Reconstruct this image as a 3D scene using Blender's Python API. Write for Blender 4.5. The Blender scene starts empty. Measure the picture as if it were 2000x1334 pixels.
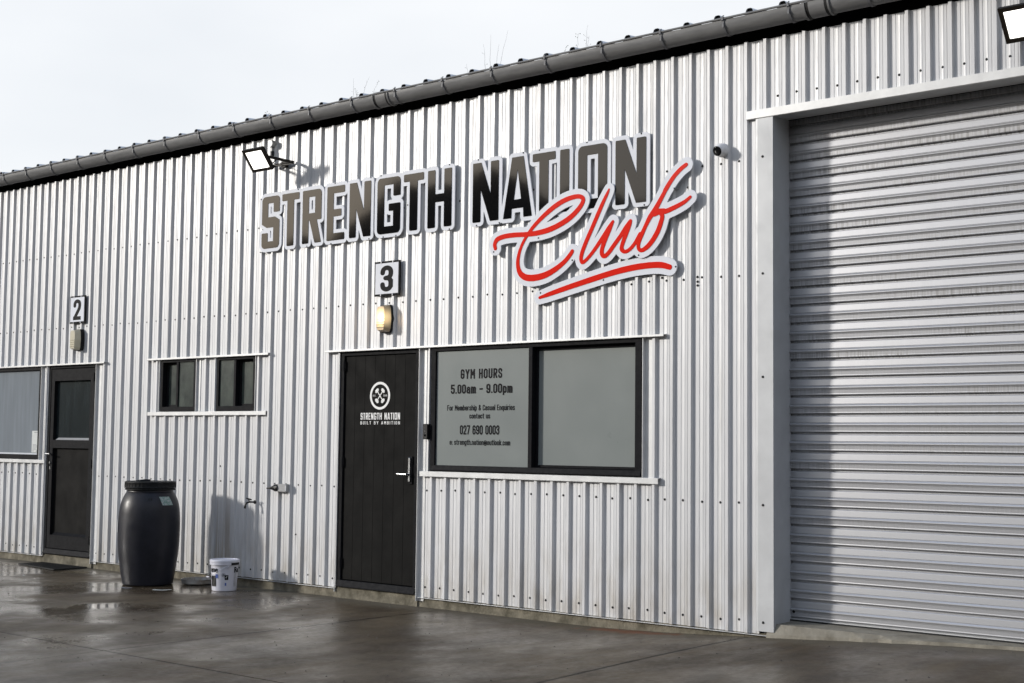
import bpy, math, random
import numpy as np
from mathutils import Matrix, Vector

random.seed(7)
rng = np.random.default_rng(7)
S = bpy.context.scene
COL = S.collection

# ------------------------------------------------------------------ camera, sky, sun, exposure
CAM = Vector((15.23128, -8.73472, 1.399648))
cr = Vector((0.76196706, 0.6475142, 0.01147003))
cu_ = Vector((0.03780451, -0.06215375, 0.99735035))
cf = Vector((-0.64651143, 0.7595145, 0.07183807))
cam_d = bpy.data.cameras.new("camera")
cam_d.sensor_width = 36.0
cam_d.lens = 2.7499 * 18.0
cam_d.clip_start = 0.05
cam_d.clip_end = 2000
cam = bpy.data.objects.new("camera", cam_d)
cam.matrix_world = Matrix(((cr.x, cu_.x, -cf.x, CAM.x), (cr.y, cu_.y, -cf.y, CAM.y),
                           (cr.z, cu_.z, -cf.z, CAM.z), (0, 0, 0, 1)))
COL.objects.link(cam)
S.camera = cam

SUNV = Vector((-1.15, -1.0, 0.44)).normalized()        # towards the sun
world = bpy.data.worlds.new("World")
S.world = world
world.use_nodes = True
wt = world.node_tree
for n in list(wt.nodes):
    wt.nodes.remove(n)
def wn(t, **k):
    n = wt.nodes.new(t)
    for a, b in k.items():
        setattr(n, a, b)
    return n
wo = wn('ShaderNodeOutputWorld')
sky = wn('ShaderNodeTexSky', sky_type='NISHITA', sun_disc=False)
sky.sun_elevation = math.asin(SUNV.z)
sky.sun_rotation = math.atan2(SUNV.x, SUNV.y)
sky.dust_density = 3.0
bg_sky = wn('ShaderNodeBackground')
bg_sky.inputs['Strength'].default_value = 0.02
wt.links.new(sky.outputs[0], bg_sky.inputs['Color'])
geo = wn('ShaderNodeTexCoord')
mp = wn('ShaderNodeMapping')
mp.inputs['Scale'].default_value = (1.0, 1.0, 2.2)
wt.links.new(geo.outputs['Generated'], mp.inputs['Vector'])
nz = wn('ShaderNodeTexNoise')
nz.inputs['Scale'].default_value = 1.6
nz.inputs['Detail'].default_value = 5.0
nz.inputs['Roughness'].default_value = 0.5
wt.links.new(mp.outputs[0], nz.inputs['Vector'])
rp = wn('ShaderNodeValToRGB')
rp.color_ramp.elements[0].position = 0.36
rp.color_ramp.elements[0].color = (0.77, 0.80, 0.84, 1)
rp.color_ramp.elements[1].position = 0.64
rp.color_ramp.elements[1].color = (0.94, 0.95, 0.965, 1)
wt.links.new(nz.outputs[0], rp.inputs[0])
# thin cloud scatters sunlight into an aureole round the sun
dt = wn('ShaderNodeVectorMath', operation='DOT_PRODUCT')
dt.inputs[1].default_value = SUNV
wt.links.new(geo.outputs['Generated'], dt.inputs[0])
mx = wn('ShaderNodeMath', operation='MAXIMUM')
mx.inputs[1].default_value = 0.0
wt.links.new(dt.outputs['Value'], mx.inputs[0])
pw = wn('ShaderNodeMath', operation='POWER')
pw.inputs[1].default_value = 14.0
wt.links.new(mx.outputs[0], pw.inputs[0])
pw.inputs[1].default_value = 20.0
bg_cloud = wn('ShaderNodeBackground')
bg_cloud.inputs['Strength'].default_value = 1.0
sxw = wn('ShaderNodeSeparateXYZ')
wt.links.new(geo.outputs['Generated'], sxw.inputs[0])
zr = wn('ShaderNodeMapRange')
zr.inputs['From Min'].default_value = 0.32
zr.inputs['From Max'].default_value = 0.72
wt.links.new(sxw.outputs['Z'], zr.inputs['Value'])
zm = wn('ShaderNodeMix', data_type='RGBA', blend_type='MULTIPLY')
wt.links.new(zr.outputs[0], zm.inputs['Factor'])
wt.links.new(rp.outputs[0], zm.inputs['A'])
zm.inputs['B'].default_value = (0.46, 0.58, 0.80, 1)
wt.links.new(zm.outputs['Result'], bg_cloud.inputs['Color'])
bg_glow = wn('ShaderNodeBackground')
bg_glow.inputs['Color'].default_value = (1.0, 0.975, 0.94, 1)
pm = wn('ShaderNodeMath', operation='MULTIPLY')
pm.inputs[1].default_value = 0.32
wt.links.new(pw.outputs[0], pm.inputs[0])
wt.links.new(pm.outputs[0], bg_glow.inputs['Strength'])
ad = wn('ShaderNodeAddShader')
ad2 = wn('ShaderNodeAddShader')
wt.links.new(bg_cloud.outputs[0], ad.inputs[0])
wt.links.new(bg_glow.outputs[0], ad.inputs[1])
wt.links.new(ad.outputs[0], ad2.inputs[0])
wt.links.new(bg_sky.outputs[0], ad2.inputs[1])
wt.links.new(ad2.outputs[0], wo.inputs['Surface'])

sd = bpy.data.lights.new("sun", 'SUN')
sd.energy = 2.85
sd.angle = math.radians(4.2)
sd.color = (1.0, 0.955, 0.89)
so = bpy.data.objects.new("sun", sd)
so.rotation_mode = 'QUATERNION'
so.rotation_quaternion = SUNV.to_track_quat('Z', 'Y')
so.location = (0, -10, 12)
COL.objects.link(so)

S.view_settings.view_transform = 'Standard'
S.view_settings.look = 'None'
S.view_settings.exposure = 0.0
S.view_settings.gamma = 1.0
S.view_settings.use_curve_mapping = False
S.render.engine = 'CYCLES'
S.cycles.max_bounces = 6
S.cycles.sample_clamp_indirect = 4.0

# ------------------------------------------------------------------ helpers
class MB:
    """collects geometry for one mesh"""
    def __init__(s):
        s.v = []; s.f = []; s.m = []
    def face(s, pts, mi=0):
        b = len(s.v); s.v += [tuple(p) for p in pts]
        s.f.append(tuple(range(b, b + len(pts)))); s.m.append(mi)
    def box(s, x0, x1, y0, y1, z0, z1, mi=0, bev=0.0):
        if bev <= 0:
            b = len(s.v)
            s.v += [(x, y, z) for z in (z0, z1) for y in (y0, y1) for x in (x0, x1)]
            for f in ((0, 2, 3, 1), (4, 5, 7, 6), (0, 1, 5, 4), (2, 6, 7, 3), (0, 4, 6, 2), (1, 3, 7, 5)):
                s.f.append(tuple(b + i for i in f)); s.m.append(mi)
            return
        # chamfered box
        c = bev; pts = {}
        b = len(s.v)
        idx = {}
        for iz, z in enumerate((z0, z1)):
            for iy, y in enumerate((y0, y1)):
                for ix, x in enumerate((x0, x1)):
                    sx, sy, sz = (1 if ix == 0 else -1), (1 if iy == 0 else -1), (1 if iz == 0 else -1)
                    for ax in range(3):
                        p = [x + sx * c, y + sy * c, z + sz * c]
                        p[ax] = (x, y, z)[ax]
                        idx[(ix, iy, iz, ax)] = len(s.v); s.v.append(tuple(p))
        def F(*k):
            s.f.append(tuple(idx[q] for q in k)); s.m.append(mi)
        for ax in range(3):
            o = [a for a in range(3) if a != ax]
            for side in (0, 1):
                def K(a, bb):
                    q = [0, 0, 0]; q[ax] = side; q[o[0]] = a; q[o[1]] = bb
                    return (q[0], q[1], q[2], ax)
                F(K(0, 0), K(1, 0), K(1, 1), K(0, 1))
        for ax in range(3):           # edges along ax
            o = [a for a in range(3) if a != ax]
            for a in (0, 1):
                for bb in (0, 1):
                    q0 = [0, 0, 0]; q1 = [0, 0, 0]
                    q0[o[0]] = q1[o[0]] = a; q0[o[1]] = q1[o[1]] = bb; q1[ax] = 1
                    F((*q0, o[0]), (*q1, o[0]), (*q1, o[1]), (*q0, o[1]))
        for ix in (0, 1):
            for iy in (0, 1):
                for iz in (0, 1):
                    F((ix, iy, iz, 0), (ix, iy, iz, 1), (ix, iy, iz, 2))
    def prism(s, poly, a0, a1, axis='x', mi=0, caps=True):
        """poly: list of 2D points; extruded along axis ('x': poly=(y,z), 'y': (x,z), 'z': (x,y))"""
        def P(u, v, a):
            return {'x': (a, u, v), 'y': (u, a, v), 'z': (u, v, a)}[axis]
        n = len(poly); b = len(s.v)
        s.v += [P(u, v, a0) for u, v in poly] + [P(u, v, a1) for u, v in poly]
        for i in range(n):
            j = (i + 1) % n
            s.f.append((b + i, b + j, b + n + j, b + n + i)); s.m.append(mi)
        if caps:
            s.f.append(tuple(b + i for i in range(n))[::-1]); s.m.append(mi)
            s.f.append(tuple(b + n + i for i in range(n))); s.m.append(mi)
    def sheet(s, line, a0, a1, mi=0):
        """open polyline (y,z) extruded along x"""
        for (u0, v0), (u1, v1) in zip(line[:-1], line[1:]):
            s.face([(a0, u0, v0), (a1, u0, v0), (a1, u1, v1), (a0, u1, v1)], mi)
    def tube(s, pts, r, n=8, mi=0, caps=True):
        pts = [Vector(p) for p in pts]
        rs = r if isinstance(r, (list, tuple)) else [r] * len(pts)
        b = len(s.v); up = None
        for i, p in enumerate(pts):
            t = (pts[min(i + 1, len(pts) - 1)] - pts[max(i - 1, 0)]).normalized()
            if up is None:
                up = Vector((0, 0, 1)) if abs(t.z) < .9 else Vector((1, 0, 0))
            a = t.cross(up).normalized(); c = a.cross(t).normalized(); up = c
            for k in range(n):
                th = 2 * math.pi * k / n
                s.v.append(tuple(p + (a * math.cos(th) + c * math.sin(th)) * rs[i]))
        for i in range(len(pts) - 1):
            for k in range(n):
                k2 = (k + 1) % n
                s.f.append((b + i * n + k, b + i * n + k2, b + (i + 1) * n + k2, b + (i + 1) * n + k)); s.m.append(mi)
        if caps:
            s.f.append(tuple(b + k for k in range(n))); s.m.append(mi)
            e = b + (len(pts) - 1) * n
            s.f.append(tuple(e + k for k in range(n))[::-1]); s.m.append(mi)
    def lathe(s, prof, c=(0, 0, 0), n=48, mi=0, axis=None, cap=True):
        """prof: list of (r, h); about z by default or about axis vector"""
        c = Vector(c)
        az = Vector(axis).normalized() if axis else Vector((0, 0, 1))
        ax = az.orthogonal().normalized() if axis else Vector((1, 0, 0))
        ay = az.cross(ax)
        b = len(s.v)
        for r, h in prof:
            for k in range(n):
                th = 2 * math.pi * k / n
                s.v.append(tuple(c + az * h + (ax * math.cos(th) + ay * math.sin(th)) * r))
        for i in range(len(prof) - 1):
            for k in range(n):
                k2 = (k + 1) % n
                s.f.append((b + i * n + k, b + i * n + k2, b + (i + 1) * n + k2, b + (i + 1) * n + k)); s.m.append(mi)
        if cap:
            s.f.append(tuple(b + k for k in range(n))[::-1]); s.m.append(mi)
            e = b + (len(prof) - 1) * n
            s.f.append(tuple(e + k for k in range(n))); s.m.append(mi)
    def xform(s, fn):
        s.v = [tuple(fn(Vector(p))) for p in s.v]
    def mesh(s, name, mats, smooth=False):
        me = bpy.data.meshes.new(name)
        me.from_pydata(s.v, [], s.f)
        mats = mats if isinstance(mats, (list, tuple)) else [mats]
        for m in mats:
            me.materials.append(m)
        me.polygons.foreach_set('material_index', s.m)
        if smooth:
            me.polygons.foreach_set('use_smooth', [True] * len(s.f))
            try:
                me.set_sharp_from_angle(angle=math.radians(35))
            except Exception:
                pass
        me.update()
        return me

def put(name, me, parent=None, label=None, cat=None, group=None, kind=None, loc=None):
    o = bpy.data.objects.new(name, me)
    COL.objects.link(o)
    if parent is not None:
        o.parent = parent
        if parent.type == 'EMPTY' and parent.parent is None:
            o.matrix_parent_inverse = Matrix.Translation(-Vector(parent.location))
    if loc is not None:
        o.location = loc
    if label: o['label'] = label
    if cat: o['category'] = cat
    if group: o['group'] = group
    if kind: o['kind'] = kind
    return o

def thing(name, loc, label, cat, group=None):
    return put(name, None, None, label, cat, group, loc=loc)

def dup(root, loc, label=None):
    r = root.copy(); COL.objects.link(r); r.location = loc
    if label: r['label'] = label
    for ch in list(root.children):
        c = ch.copy(); COL.objects.link(c); c.parent = r
        for gg in list(ch.children):
            d = gg.copy(); COL.objects.link(d); d.parent = c
    return r

# ------------------------------------------------------------------ materials
def mat(name, col, rough=0.5, metal=0.0, spec=0.5, var=0.0, vscale=4.0, stretch=(1, 1, 1), bump=0.0, bscale=60.0,
        rvar=0.0, coat=0.0, emit=None, estr=0.0, col2=None, detail=4.0, bstretch=(1, 1, 1)):
    m = bpy.data.materials.new(name)
    m.use_nodes = True
    nt = m.node_tree
    p = nt.nodes['Principled BSDF']
    p.inputs['Base Color'].default_value = (*col, 1)
    p.inputs['Roughness'].default_value = rough
    p.inputs['Metallic'].default_value = metal
    p.inputs['Specular IOR Level'].default_value = spec
    if coat:
        p.inputs['Coat Weight'].default_value = coat
        p.inputs['Coat Roughness'].default_value = 0.06
    if emit:
        p.inputs['Emission Color'].default_value = (*emit, 1)
        p.inputs['Emission Strength'].default_value = estr
    gn = nt.nodes.new('ShaderNodeNewGeometry')
    def noise(scale, st, det=detail):
        mpn = nt.nodes.new('ShaderNodeMapping')
        mpn.inputs['Scale'].default_value = st
        nt.links.new(gn.outputs['Position'], mpn.inputs['Vector'])
        nn = nt.nodes.new('ShaderNodeTexNoise')
        nn.inputs['Scale'].default_value = scale
        nn.inputs['Detail'].default_value = det
        nn.inputs['Roughness'].default_value = 0.6
        nt.links.new(mpn.outputs[0], nn.inputs['Vector'])
        return nn
    if var > 0 or col2:
        nn = noise(vscale, stretch)
        r = nt.nodes.new('ShaderNodeValToRGB')
        r.color_ramp.elements[0].position = 0.32
        r.color_ramp.elements[1].position = 0.68
        c2 = col2 if col2 else tuple(c * (1 - var) for c in col)
        c1 = col if col2 else tuple(min(1, c * (1 + var)) for c in col)
        r.color_ramp.elements[0].color = (*c2, 1)
        r.color_ramp.elements[1].color = (*c1, 1)
        nt.links.new(nn.outputs[0], r.inputs[0])
        nt.links.new(r.outputs[0], p.inputs['Base Color'])
    if rvar > 0:
        n2 = noise(vscale * 1.7, stretch)
        mr = nt.nodes.new('ShaderNodeMapRange')
        mr.inputs['From Min'].default_value = 0.3
        mr.inputs['From Max'].default_value = 0.7
        mr.inputs['To Min'].default_value = max(0.02, rough - rvar)
        mr.inputs['To Max'].default_value = min(1, rough + rvar)
        nt.links.new(n2.outputs[0], mr.inputs['Value'])
        nt.links.new(mr.outputs[0], p.inputs['Roughness'])
    if bump > 0:
        n3 = noise(bscale, bstretch)
        b = nt.nodes.new('ShaderNodeBump')
        b.inputs['Strength'].default_value = bump
        b.inputs['Distance'].default_value = 0.01
        nt.links.new(n3.outputs[0], b.inputs['Height'])
        nt.links.new(b.outputs[0], p.inputs['Normal'])
    return m

M = {}
M['zinc'] = mat('zincalume_cladding', (0.575, 0.58, 0.59), 0.47, 0.17, 0.42, var=0.06, vscale=5, stretch=(6, 6, 0.5), rvar=0.08, bump=0.06, bscale=14, bstretch=(3, 3, 0.35))
def cladding_age(m):
    nt = m.node_tree; p = nt.nodes['Principled BSDF']; N = nt.nodes; Lk = nt.links
    src = p.inputs['Base Color'].links[0].from_socket
    oi = N.new('ShaderNodeObjectInfo'); gn = N.new('ShaderNodeNewGeometry')
    mr = N.new('ShaderNodeMapRange'); mr.inputs['To Min'].default_value = .93; mr.inputs['To Max'].default_value = 1.03
    Lk.new(oi.outputs['Random'], mr.inputs['Value'])
    sc_ = N.new('ShaderNodeVectorMath'); sc_.operation = 'SCALE'
    Lk.new(src, sc_.inputs[0]); Lk.new(mr.outputs[0], sc_.inputs['Scale'])
    def ns(st, sc, det=5):
        a = N.new('ShaderNodeMapping'); a.inputs['Scale'].default_value = st
        Lk.new(gn.outputs['Position'], a.inputs['Vector'])
        b = N.new('ShaderNodeTexNoise'); b.inputs['Scale'].default_value = sc; b.inputs['Detail'].default_value = det
        Lk.new(a.outputs[0], b.inputs['Vector']); return b.outputs[0]
    def rng_(v, a, b, c=0., d=1.):
        r_ = N.new('ShaderNodeMapRange')
        for k, q in (('From Min', a), ('From Max', b), ('To Min', c), ('To Max', d)): r_.inputs[k].default_value = q
        Lk.new(v, r_.inputs['Value']); return r_.outputs[0]
    def mul(a, b):
        q = N.new('ShaderNodeMath'); q.operation = 'MULTIPLY'
        for i, v in ((0, a), (1, b)):
            if isinstance(v, float): q.inputs[i].default_value = v
            else: Lk.new(v, q.inputs[i])
        return q.outputs[0]
    sx = N.new('ShaderNodeSeparateXYZ'); Lk.new(gn.outputs['Position'], sx.inputs[0])
    low = mul(rng_(sx.outputs['Z'], .75, .08), rng_(ns((3, 3, 1.2), 3.0), .35, .75))
    run = mul(rng_(ns((26, 26, .35), 1.0, 4), .60, .74), rng_(ns((1, 1, 1), .9, 3), .48, .62))
    run = mul(run, .5)
    def mix(f, a, b):
        q = N.new('ShaderNodeMix'); q.data_type = 'RGBA'; Lk.new(f, q.inputs['Factor']); Lk.new(a, q.inputs['A']); q.inputs['B'].default_value = (*b, 1); return q.outputs['Result']
    c = mix(mul(low, .75), sc_.outputs[0], (.30, .26, .20))
    c = mix(run, c, (.36, .34, .30))
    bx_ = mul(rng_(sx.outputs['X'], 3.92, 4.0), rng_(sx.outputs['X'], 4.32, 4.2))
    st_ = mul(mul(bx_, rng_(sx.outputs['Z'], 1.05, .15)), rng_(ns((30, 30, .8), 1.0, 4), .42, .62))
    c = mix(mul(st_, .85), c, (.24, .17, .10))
    Lk.new(c, p.inputs['Base Color'])
cladding_age(M['zinc'])
M['flash'] = mat('galvanised_flashing', (0.60, 0.605, 0.605), 0.4, 0.25, 0.5, var=0.06, vscale=9, rvar=0.06, bump=0.03, bscale=25)
M['jamb'] = mat('galvanised_jamb', (0.49, 0.50, 0.51), 0.5, 0.15, 0.35, var=0.07, vscale=4, rvar=0.08, bump=0.05, bscale=12)
M['black_frame'] = mat('black_powder_coat', (0.0085, 0.0088, 0.0105), 0.6, 0, 0.07, var=0.15, vscale=20, rvar=0.08)
M['door_black'] = mat('black_door_paint', (0.0085, 0.0083, 0.008), 0.65, 0, 0.06, var=0.06, vscale=3, rvar=0.1, bump=0.05, bscale=90)
M['rubber'] = mat('black_rubber', (0.012, 0.012, 0.012), 0.7, 0, 0.3, var=0.2, vscale=40)
M['recess_shade'] = mat('painted_recess_shade', (0.006, 0.006, 0.006), 0.9, 0, 0.05, var=0.2, vscale=10)  # near-black colour paints in the eave shadow and the dark behind gaps
M['gutter'] = mat('grey_gutter', (0.175, 0.175, 0.175), 0.5, 0, 0.25, var=0.14, vscale=3, stretch=(2, 8, 8), rvar=0.12, bump=0.02, bscale=20)
M['bracket'] = mat('grey_bracket', (0.15, 0.152, 0.16), 0.5, 0, 0.2, var=0.1, vscale=20)
M['frost'] = mat('frosted_window_film', (0.205, 0.225, 0.218), 0.32, 0, 0.2, var=0.035, vscale=1.4, rvar=0.05)
M['frost_blue'] = mat('net_curtain_behind_glass', (0.235, 0.26, 0.285), 0.15, 0, 0.5, var=0.10, vscale=3.0, stretch=(5, 5, 0.4))
M['glass_green'] = mat('obscure_glass', (0.075, 0.09, 0.078), 0.2, 0, 0.5, col2=(0.03, 0.038, 0.036), vscale=4.5, stretch=(1, 1, 0.8), bump=0.15, bscale=110)
M['glass_dark'] = mat('dark_door_glass', (0.018, 0.024, 0.026), 0.18, 0, 0.5, var=0.3, vscale=3, stretch=(4, 4, 0.6), bump=0.08, bscale=120)
M['steel'] = mat('brushed_steel', (0.55, 0.56, 0.57), 0.25, 1.0, 0.5, var=0.06, vscale=40)
M['screw'] = mat('screw_head', (0.015, 0.015, 0.016), 0.5, 0.1, 0.3, var=0.2, vscale=50)
M['ink'] = mat('black_vinyl_lettering', (0.008, 0.008, 0.009), 0.6, 0, 0.08, var=0.1, vscale=30)
M['white_ink'] = mat('white_vinyl_lettering', (0.80, 0.80, 0.79), 0.5, 0, 0.4, var=0.03, vscale=30)
M['sign_white'] = mat('white_sign_board', (0.70, 0.72, 0.77), 0.5, 0, 0.15, var=0.02, vscale=6)
M['sign_black'] = mat('gloss_black_acrylic', (0.004, 0.004, 0.005), 0.05, 0, 0.55, var=0.1, vscale=4, bump=0.012, bscale=3)
M['sign_red'] = mat('gloss_red_acrylic', (0.70, 0.022, 0.012), 0.12, 0, 0.2, var=0.03, vscale=6)
M['plastic_white'] = mat('white_plastic', (0.72, 0.72, 0.73), 0.35, 0, 0.2, var=0.03, vscale=20)
M['plastic_grey'] = mat('grey_plastic', (0.33, 0.33, 0.33), 0.5, 0, 0.4, var=0.08, vscale=30)
M['plastic_black'] = mat('black_plastic', (0.011, 0.011, 0.012), 0.4, 0, 0.2, var=0.15, vscale=30)
M['lens_black'] = mat('black_lens', (0.005, 0.005, 0.006), 0.1, 0, 0.5, var=0.1, vscale=80)
M['barrel'] = mat('dark_blue_grey_plastic', (0.0145, 0.015, 0.021), 0.40, 0, 0.28, var=0.25, vscale=5, rvar=0.1, bump=0.1, bscale=9, bstretch=(1, 1, 0.5))
M['barrel_lid'] = mat('black_scuffed_plastic', (0.013, 0.014, 0.015), 0.55, 0, 0.2, var=0.4, vscale=25, rvar=0.15, bump=0.15, bscale=60)
M['bucket'] = mat('white_bucket_plastic', (0.60, 0.60, 0.66), 0.35, 0, 0.5, var=0.04, vscale=12)
M['tray'] = mat('pale_plastic_tray', (0.40, 0.40, 0.39), 0.4, 0, 0.5, col2=(0.20, 0.15, 0.10), vscale=9)
M['paper'] = mat('paper', (0.62, 0.64, 0.62), 0.7, 0, 0.3, var=0.05, vscale=20)
M['print'] = mat('printed_grey', (0.25, 0.26, 0.28), 0.7, 0, 0.3, var=0.2, vscale=60)
M['blue_print'] = mat('printed_blue', (0.08, 0.13, 0.38), 0.5, 0, 0.3, var=0.3, vscale=60)
M['sticker'] = mat('worn_sticker', (0.42, 0.43, 0.44), 0.6, 0, 0.3, col2=(0.10, 0.22, 0.18), vscale=70, detail=2)
M['led'] = mat('lit_led_panel', (0.9, 0.9, 0.9), 0.4, 0, 0.5, emit=(1.0, 0.97, 0.9), estr=3.2)
M['flood_frame'] = mat('bronze_black_casting', (0.016, 0.013, 0.010), 0.5, 0, 0.15, var=0.2, vscale=30)
M['amber_off'] = mat('cream_lamp_diffuser', (0.52, 0.48, 0.36), 0.3, 0, 0.5, var=0.06, vscale=20)
M['roof'] = mat('roof_zinc', (0.55, 0.56, 0.57), 0.4, 0.3, 0.5, var=0.06, vscale=6)
M['skyline'] = mat('dark_skyline', (0.02, 0.025, 0.016), 0.9, 0, 0.1, var=0.4, vscale=0.3)
M['stem'] = mat('dry_stem', (0.10, 0.10, 0.085), 0.8, 0, 0.2, var=0.2, vscale=30)
M['leaf'] = mat('small_leaf', (0.05, 0.065, 0.05), 0.7, 0, 0.2, var=0.3, vscale=30)
M['pebble'] = mat('loose_grit', (0.03, 0.028, 0.025), 0.8, 0, 0.3, col2=(0.16, 0.15, 0.13), vscale=6)
M['pvc'] = mat('grey_pvc', (0.36, 0.36, 0.35), 0.4, 0, 0.5, var=0.05, vscale=20)
M['cable'] = mat('black_cable', (0.012, 0.012, 0.012), 0.5, 0, 0.4, var=0.1, vscale=20)

def lit_diffuser():
    """cream ribbed lamp cover with the lamp glowing inside it"""
    m = mat('lit_cream_diffuser', (0.40, 0.31, 0.19), 0.3, 0, 0.5, var=0.05, vscale=20)
    nt = m.node_tree; p = nt.nodes['Principled BSDF']
    tc = nt.nodes.new('ShaderNodeTexCoord')
    ds = nt.nodes.new('ShaderNodeVectorMath'); ds.operation = 'DISTANCE'
    nt.links.new(tc.outputs['Object'], ds.inputs[0])
    ds.inputs[1].default_value = LAMPC
    mr = nt.nodes.new('ShaderNodeMapRange')
    mr.interpolation_type = 'SMOOTHERSTEP'
    mr.inputs['From Min'].default_value = 0.0
    mr.inputs['From Max'].default_value = 0.125
    mr.inputs['To Min'].default_value = 1.5
    mr.inputs['To Max'].default_value = 0.0
    nt.links.new(ds.outputs['Value'], mr.inputs['Value'])
    p.inputs['Emission Color'].default_value = (1.0, 0.72, 0.36, 1)
    nt.links.new(mr.outputs[0], p.inputs['Emission Strength'])
    return m

def roller_mat():
    m = mat('roller_door_zincalume', (0.50, 0.51, 0.54), 0.36, 0.5, 0.5, bump=0.05, bscale=8, bstretch=(1, 1, 0.2))
    nt = m.node_tree; p = nt.nodes['Principled BSDF']
    gn = nt.nodes.new('ShaderNodeNewGeometry')
    def ns(st, sc, det):
        a = nt.nodes.new('ShaderNodeMapping'); a.inputs['Scale'].default_value = st
        nt.links.new(gn.outputs['Position'], a.inputs['Vector'])
        b = nt.nodes.new('ShaderNodeTexNoise'); b.inputs['Scale'].default_value = sc
        b.inputs['Detail'].default_value = det
        nt.links.new(a.outputs[0], b.inputs['Vector'])
        return b
    fine = ns((75, 1, 4.0), 1.0, 7)
    big = ns((1.1, 1, 7.7), 1.0, 4)
    def ramp(n, a, b):
        r = nt.nodes.new('ShaderNodeMapRange')
        r.inputs['From Min'].default_value = a; r.inputs['From Max'].default_value = b
        nt.links.new(n.outputs[0], r.inputs['Value'])
        return r
    f = ramp(fine, 0.34, 0.72); g = ramp(big, 0.44, 0.62)
    # grime lies on the upper two thirds of the curtain
    sx = nt.nodes.new('ShaderNodeSeparateXYZ'); nt.links.new(gn.outputs['Position'], sx.inputs[0])
    h = nt.nodes.new('ShaderNodeMapRange')
    h.inputs['From Min'].default_value = 0.4; h.inputs['From Max'].default_value = 2.0; h.inputs['To Min'].default_value = 0.08
    nt.links.new(sx.outputs['Z'], h.inputs['Value'])
    def mth(o_, a_, b_):
        q = nt.nodes.new('ShaderNodeMath'); q.operation = o_
        for i_, v_ in ((0, a_), (1, b_)):
            if isinstance(v_, float): q.inputs[i_].default_value = v_
            else: nt.links.new(v_, q.inputs[i_])
        return q.outputs[0]
    # streaky grime, plus painted shade of the down-tilted lower flat, on every slat
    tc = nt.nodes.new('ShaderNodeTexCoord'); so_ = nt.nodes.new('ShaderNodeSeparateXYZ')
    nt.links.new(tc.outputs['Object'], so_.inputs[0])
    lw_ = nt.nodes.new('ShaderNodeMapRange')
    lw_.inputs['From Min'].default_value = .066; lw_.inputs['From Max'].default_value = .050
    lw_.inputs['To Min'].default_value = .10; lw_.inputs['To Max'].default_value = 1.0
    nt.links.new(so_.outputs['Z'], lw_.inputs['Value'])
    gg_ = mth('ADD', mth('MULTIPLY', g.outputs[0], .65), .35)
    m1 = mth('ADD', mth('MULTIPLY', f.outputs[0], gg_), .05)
    m2 = nt.nodes.new('ShaderNodeMath'); m2.operation = 'MULTIPLY'
    nt.links.new(mth('MULTIPLY', m1, lw_.outputs[0]), m2.inputs[0]); nt.links.new(h.outputs[0], m2.inputs[1])
    mxc = nt.nodes.new('ShaderNodeMix'); mxc.data_type = 'RGBA'
    nt.links.new(m2.outputs[0], mxc.inputs['Factor'])
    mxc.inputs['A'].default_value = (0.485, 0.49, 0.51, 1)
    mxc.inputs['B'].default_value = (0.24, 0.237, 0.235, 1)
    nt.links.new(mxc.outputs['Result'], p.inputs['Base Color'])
    mr = nt.nodes.new('ShaderNodeMapRange')
    mr.inputs['To Min'].default_value = 0.30; mr.inputs['To Max'].default_value = 0.6
    nt.links.new(m2.outputs[0], mr.inputs['Value'])
    nt.links.new(mr.outputs[0], p.inputs['Roughness'])
    return m
M['roller'] = roller_mat()

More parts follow.
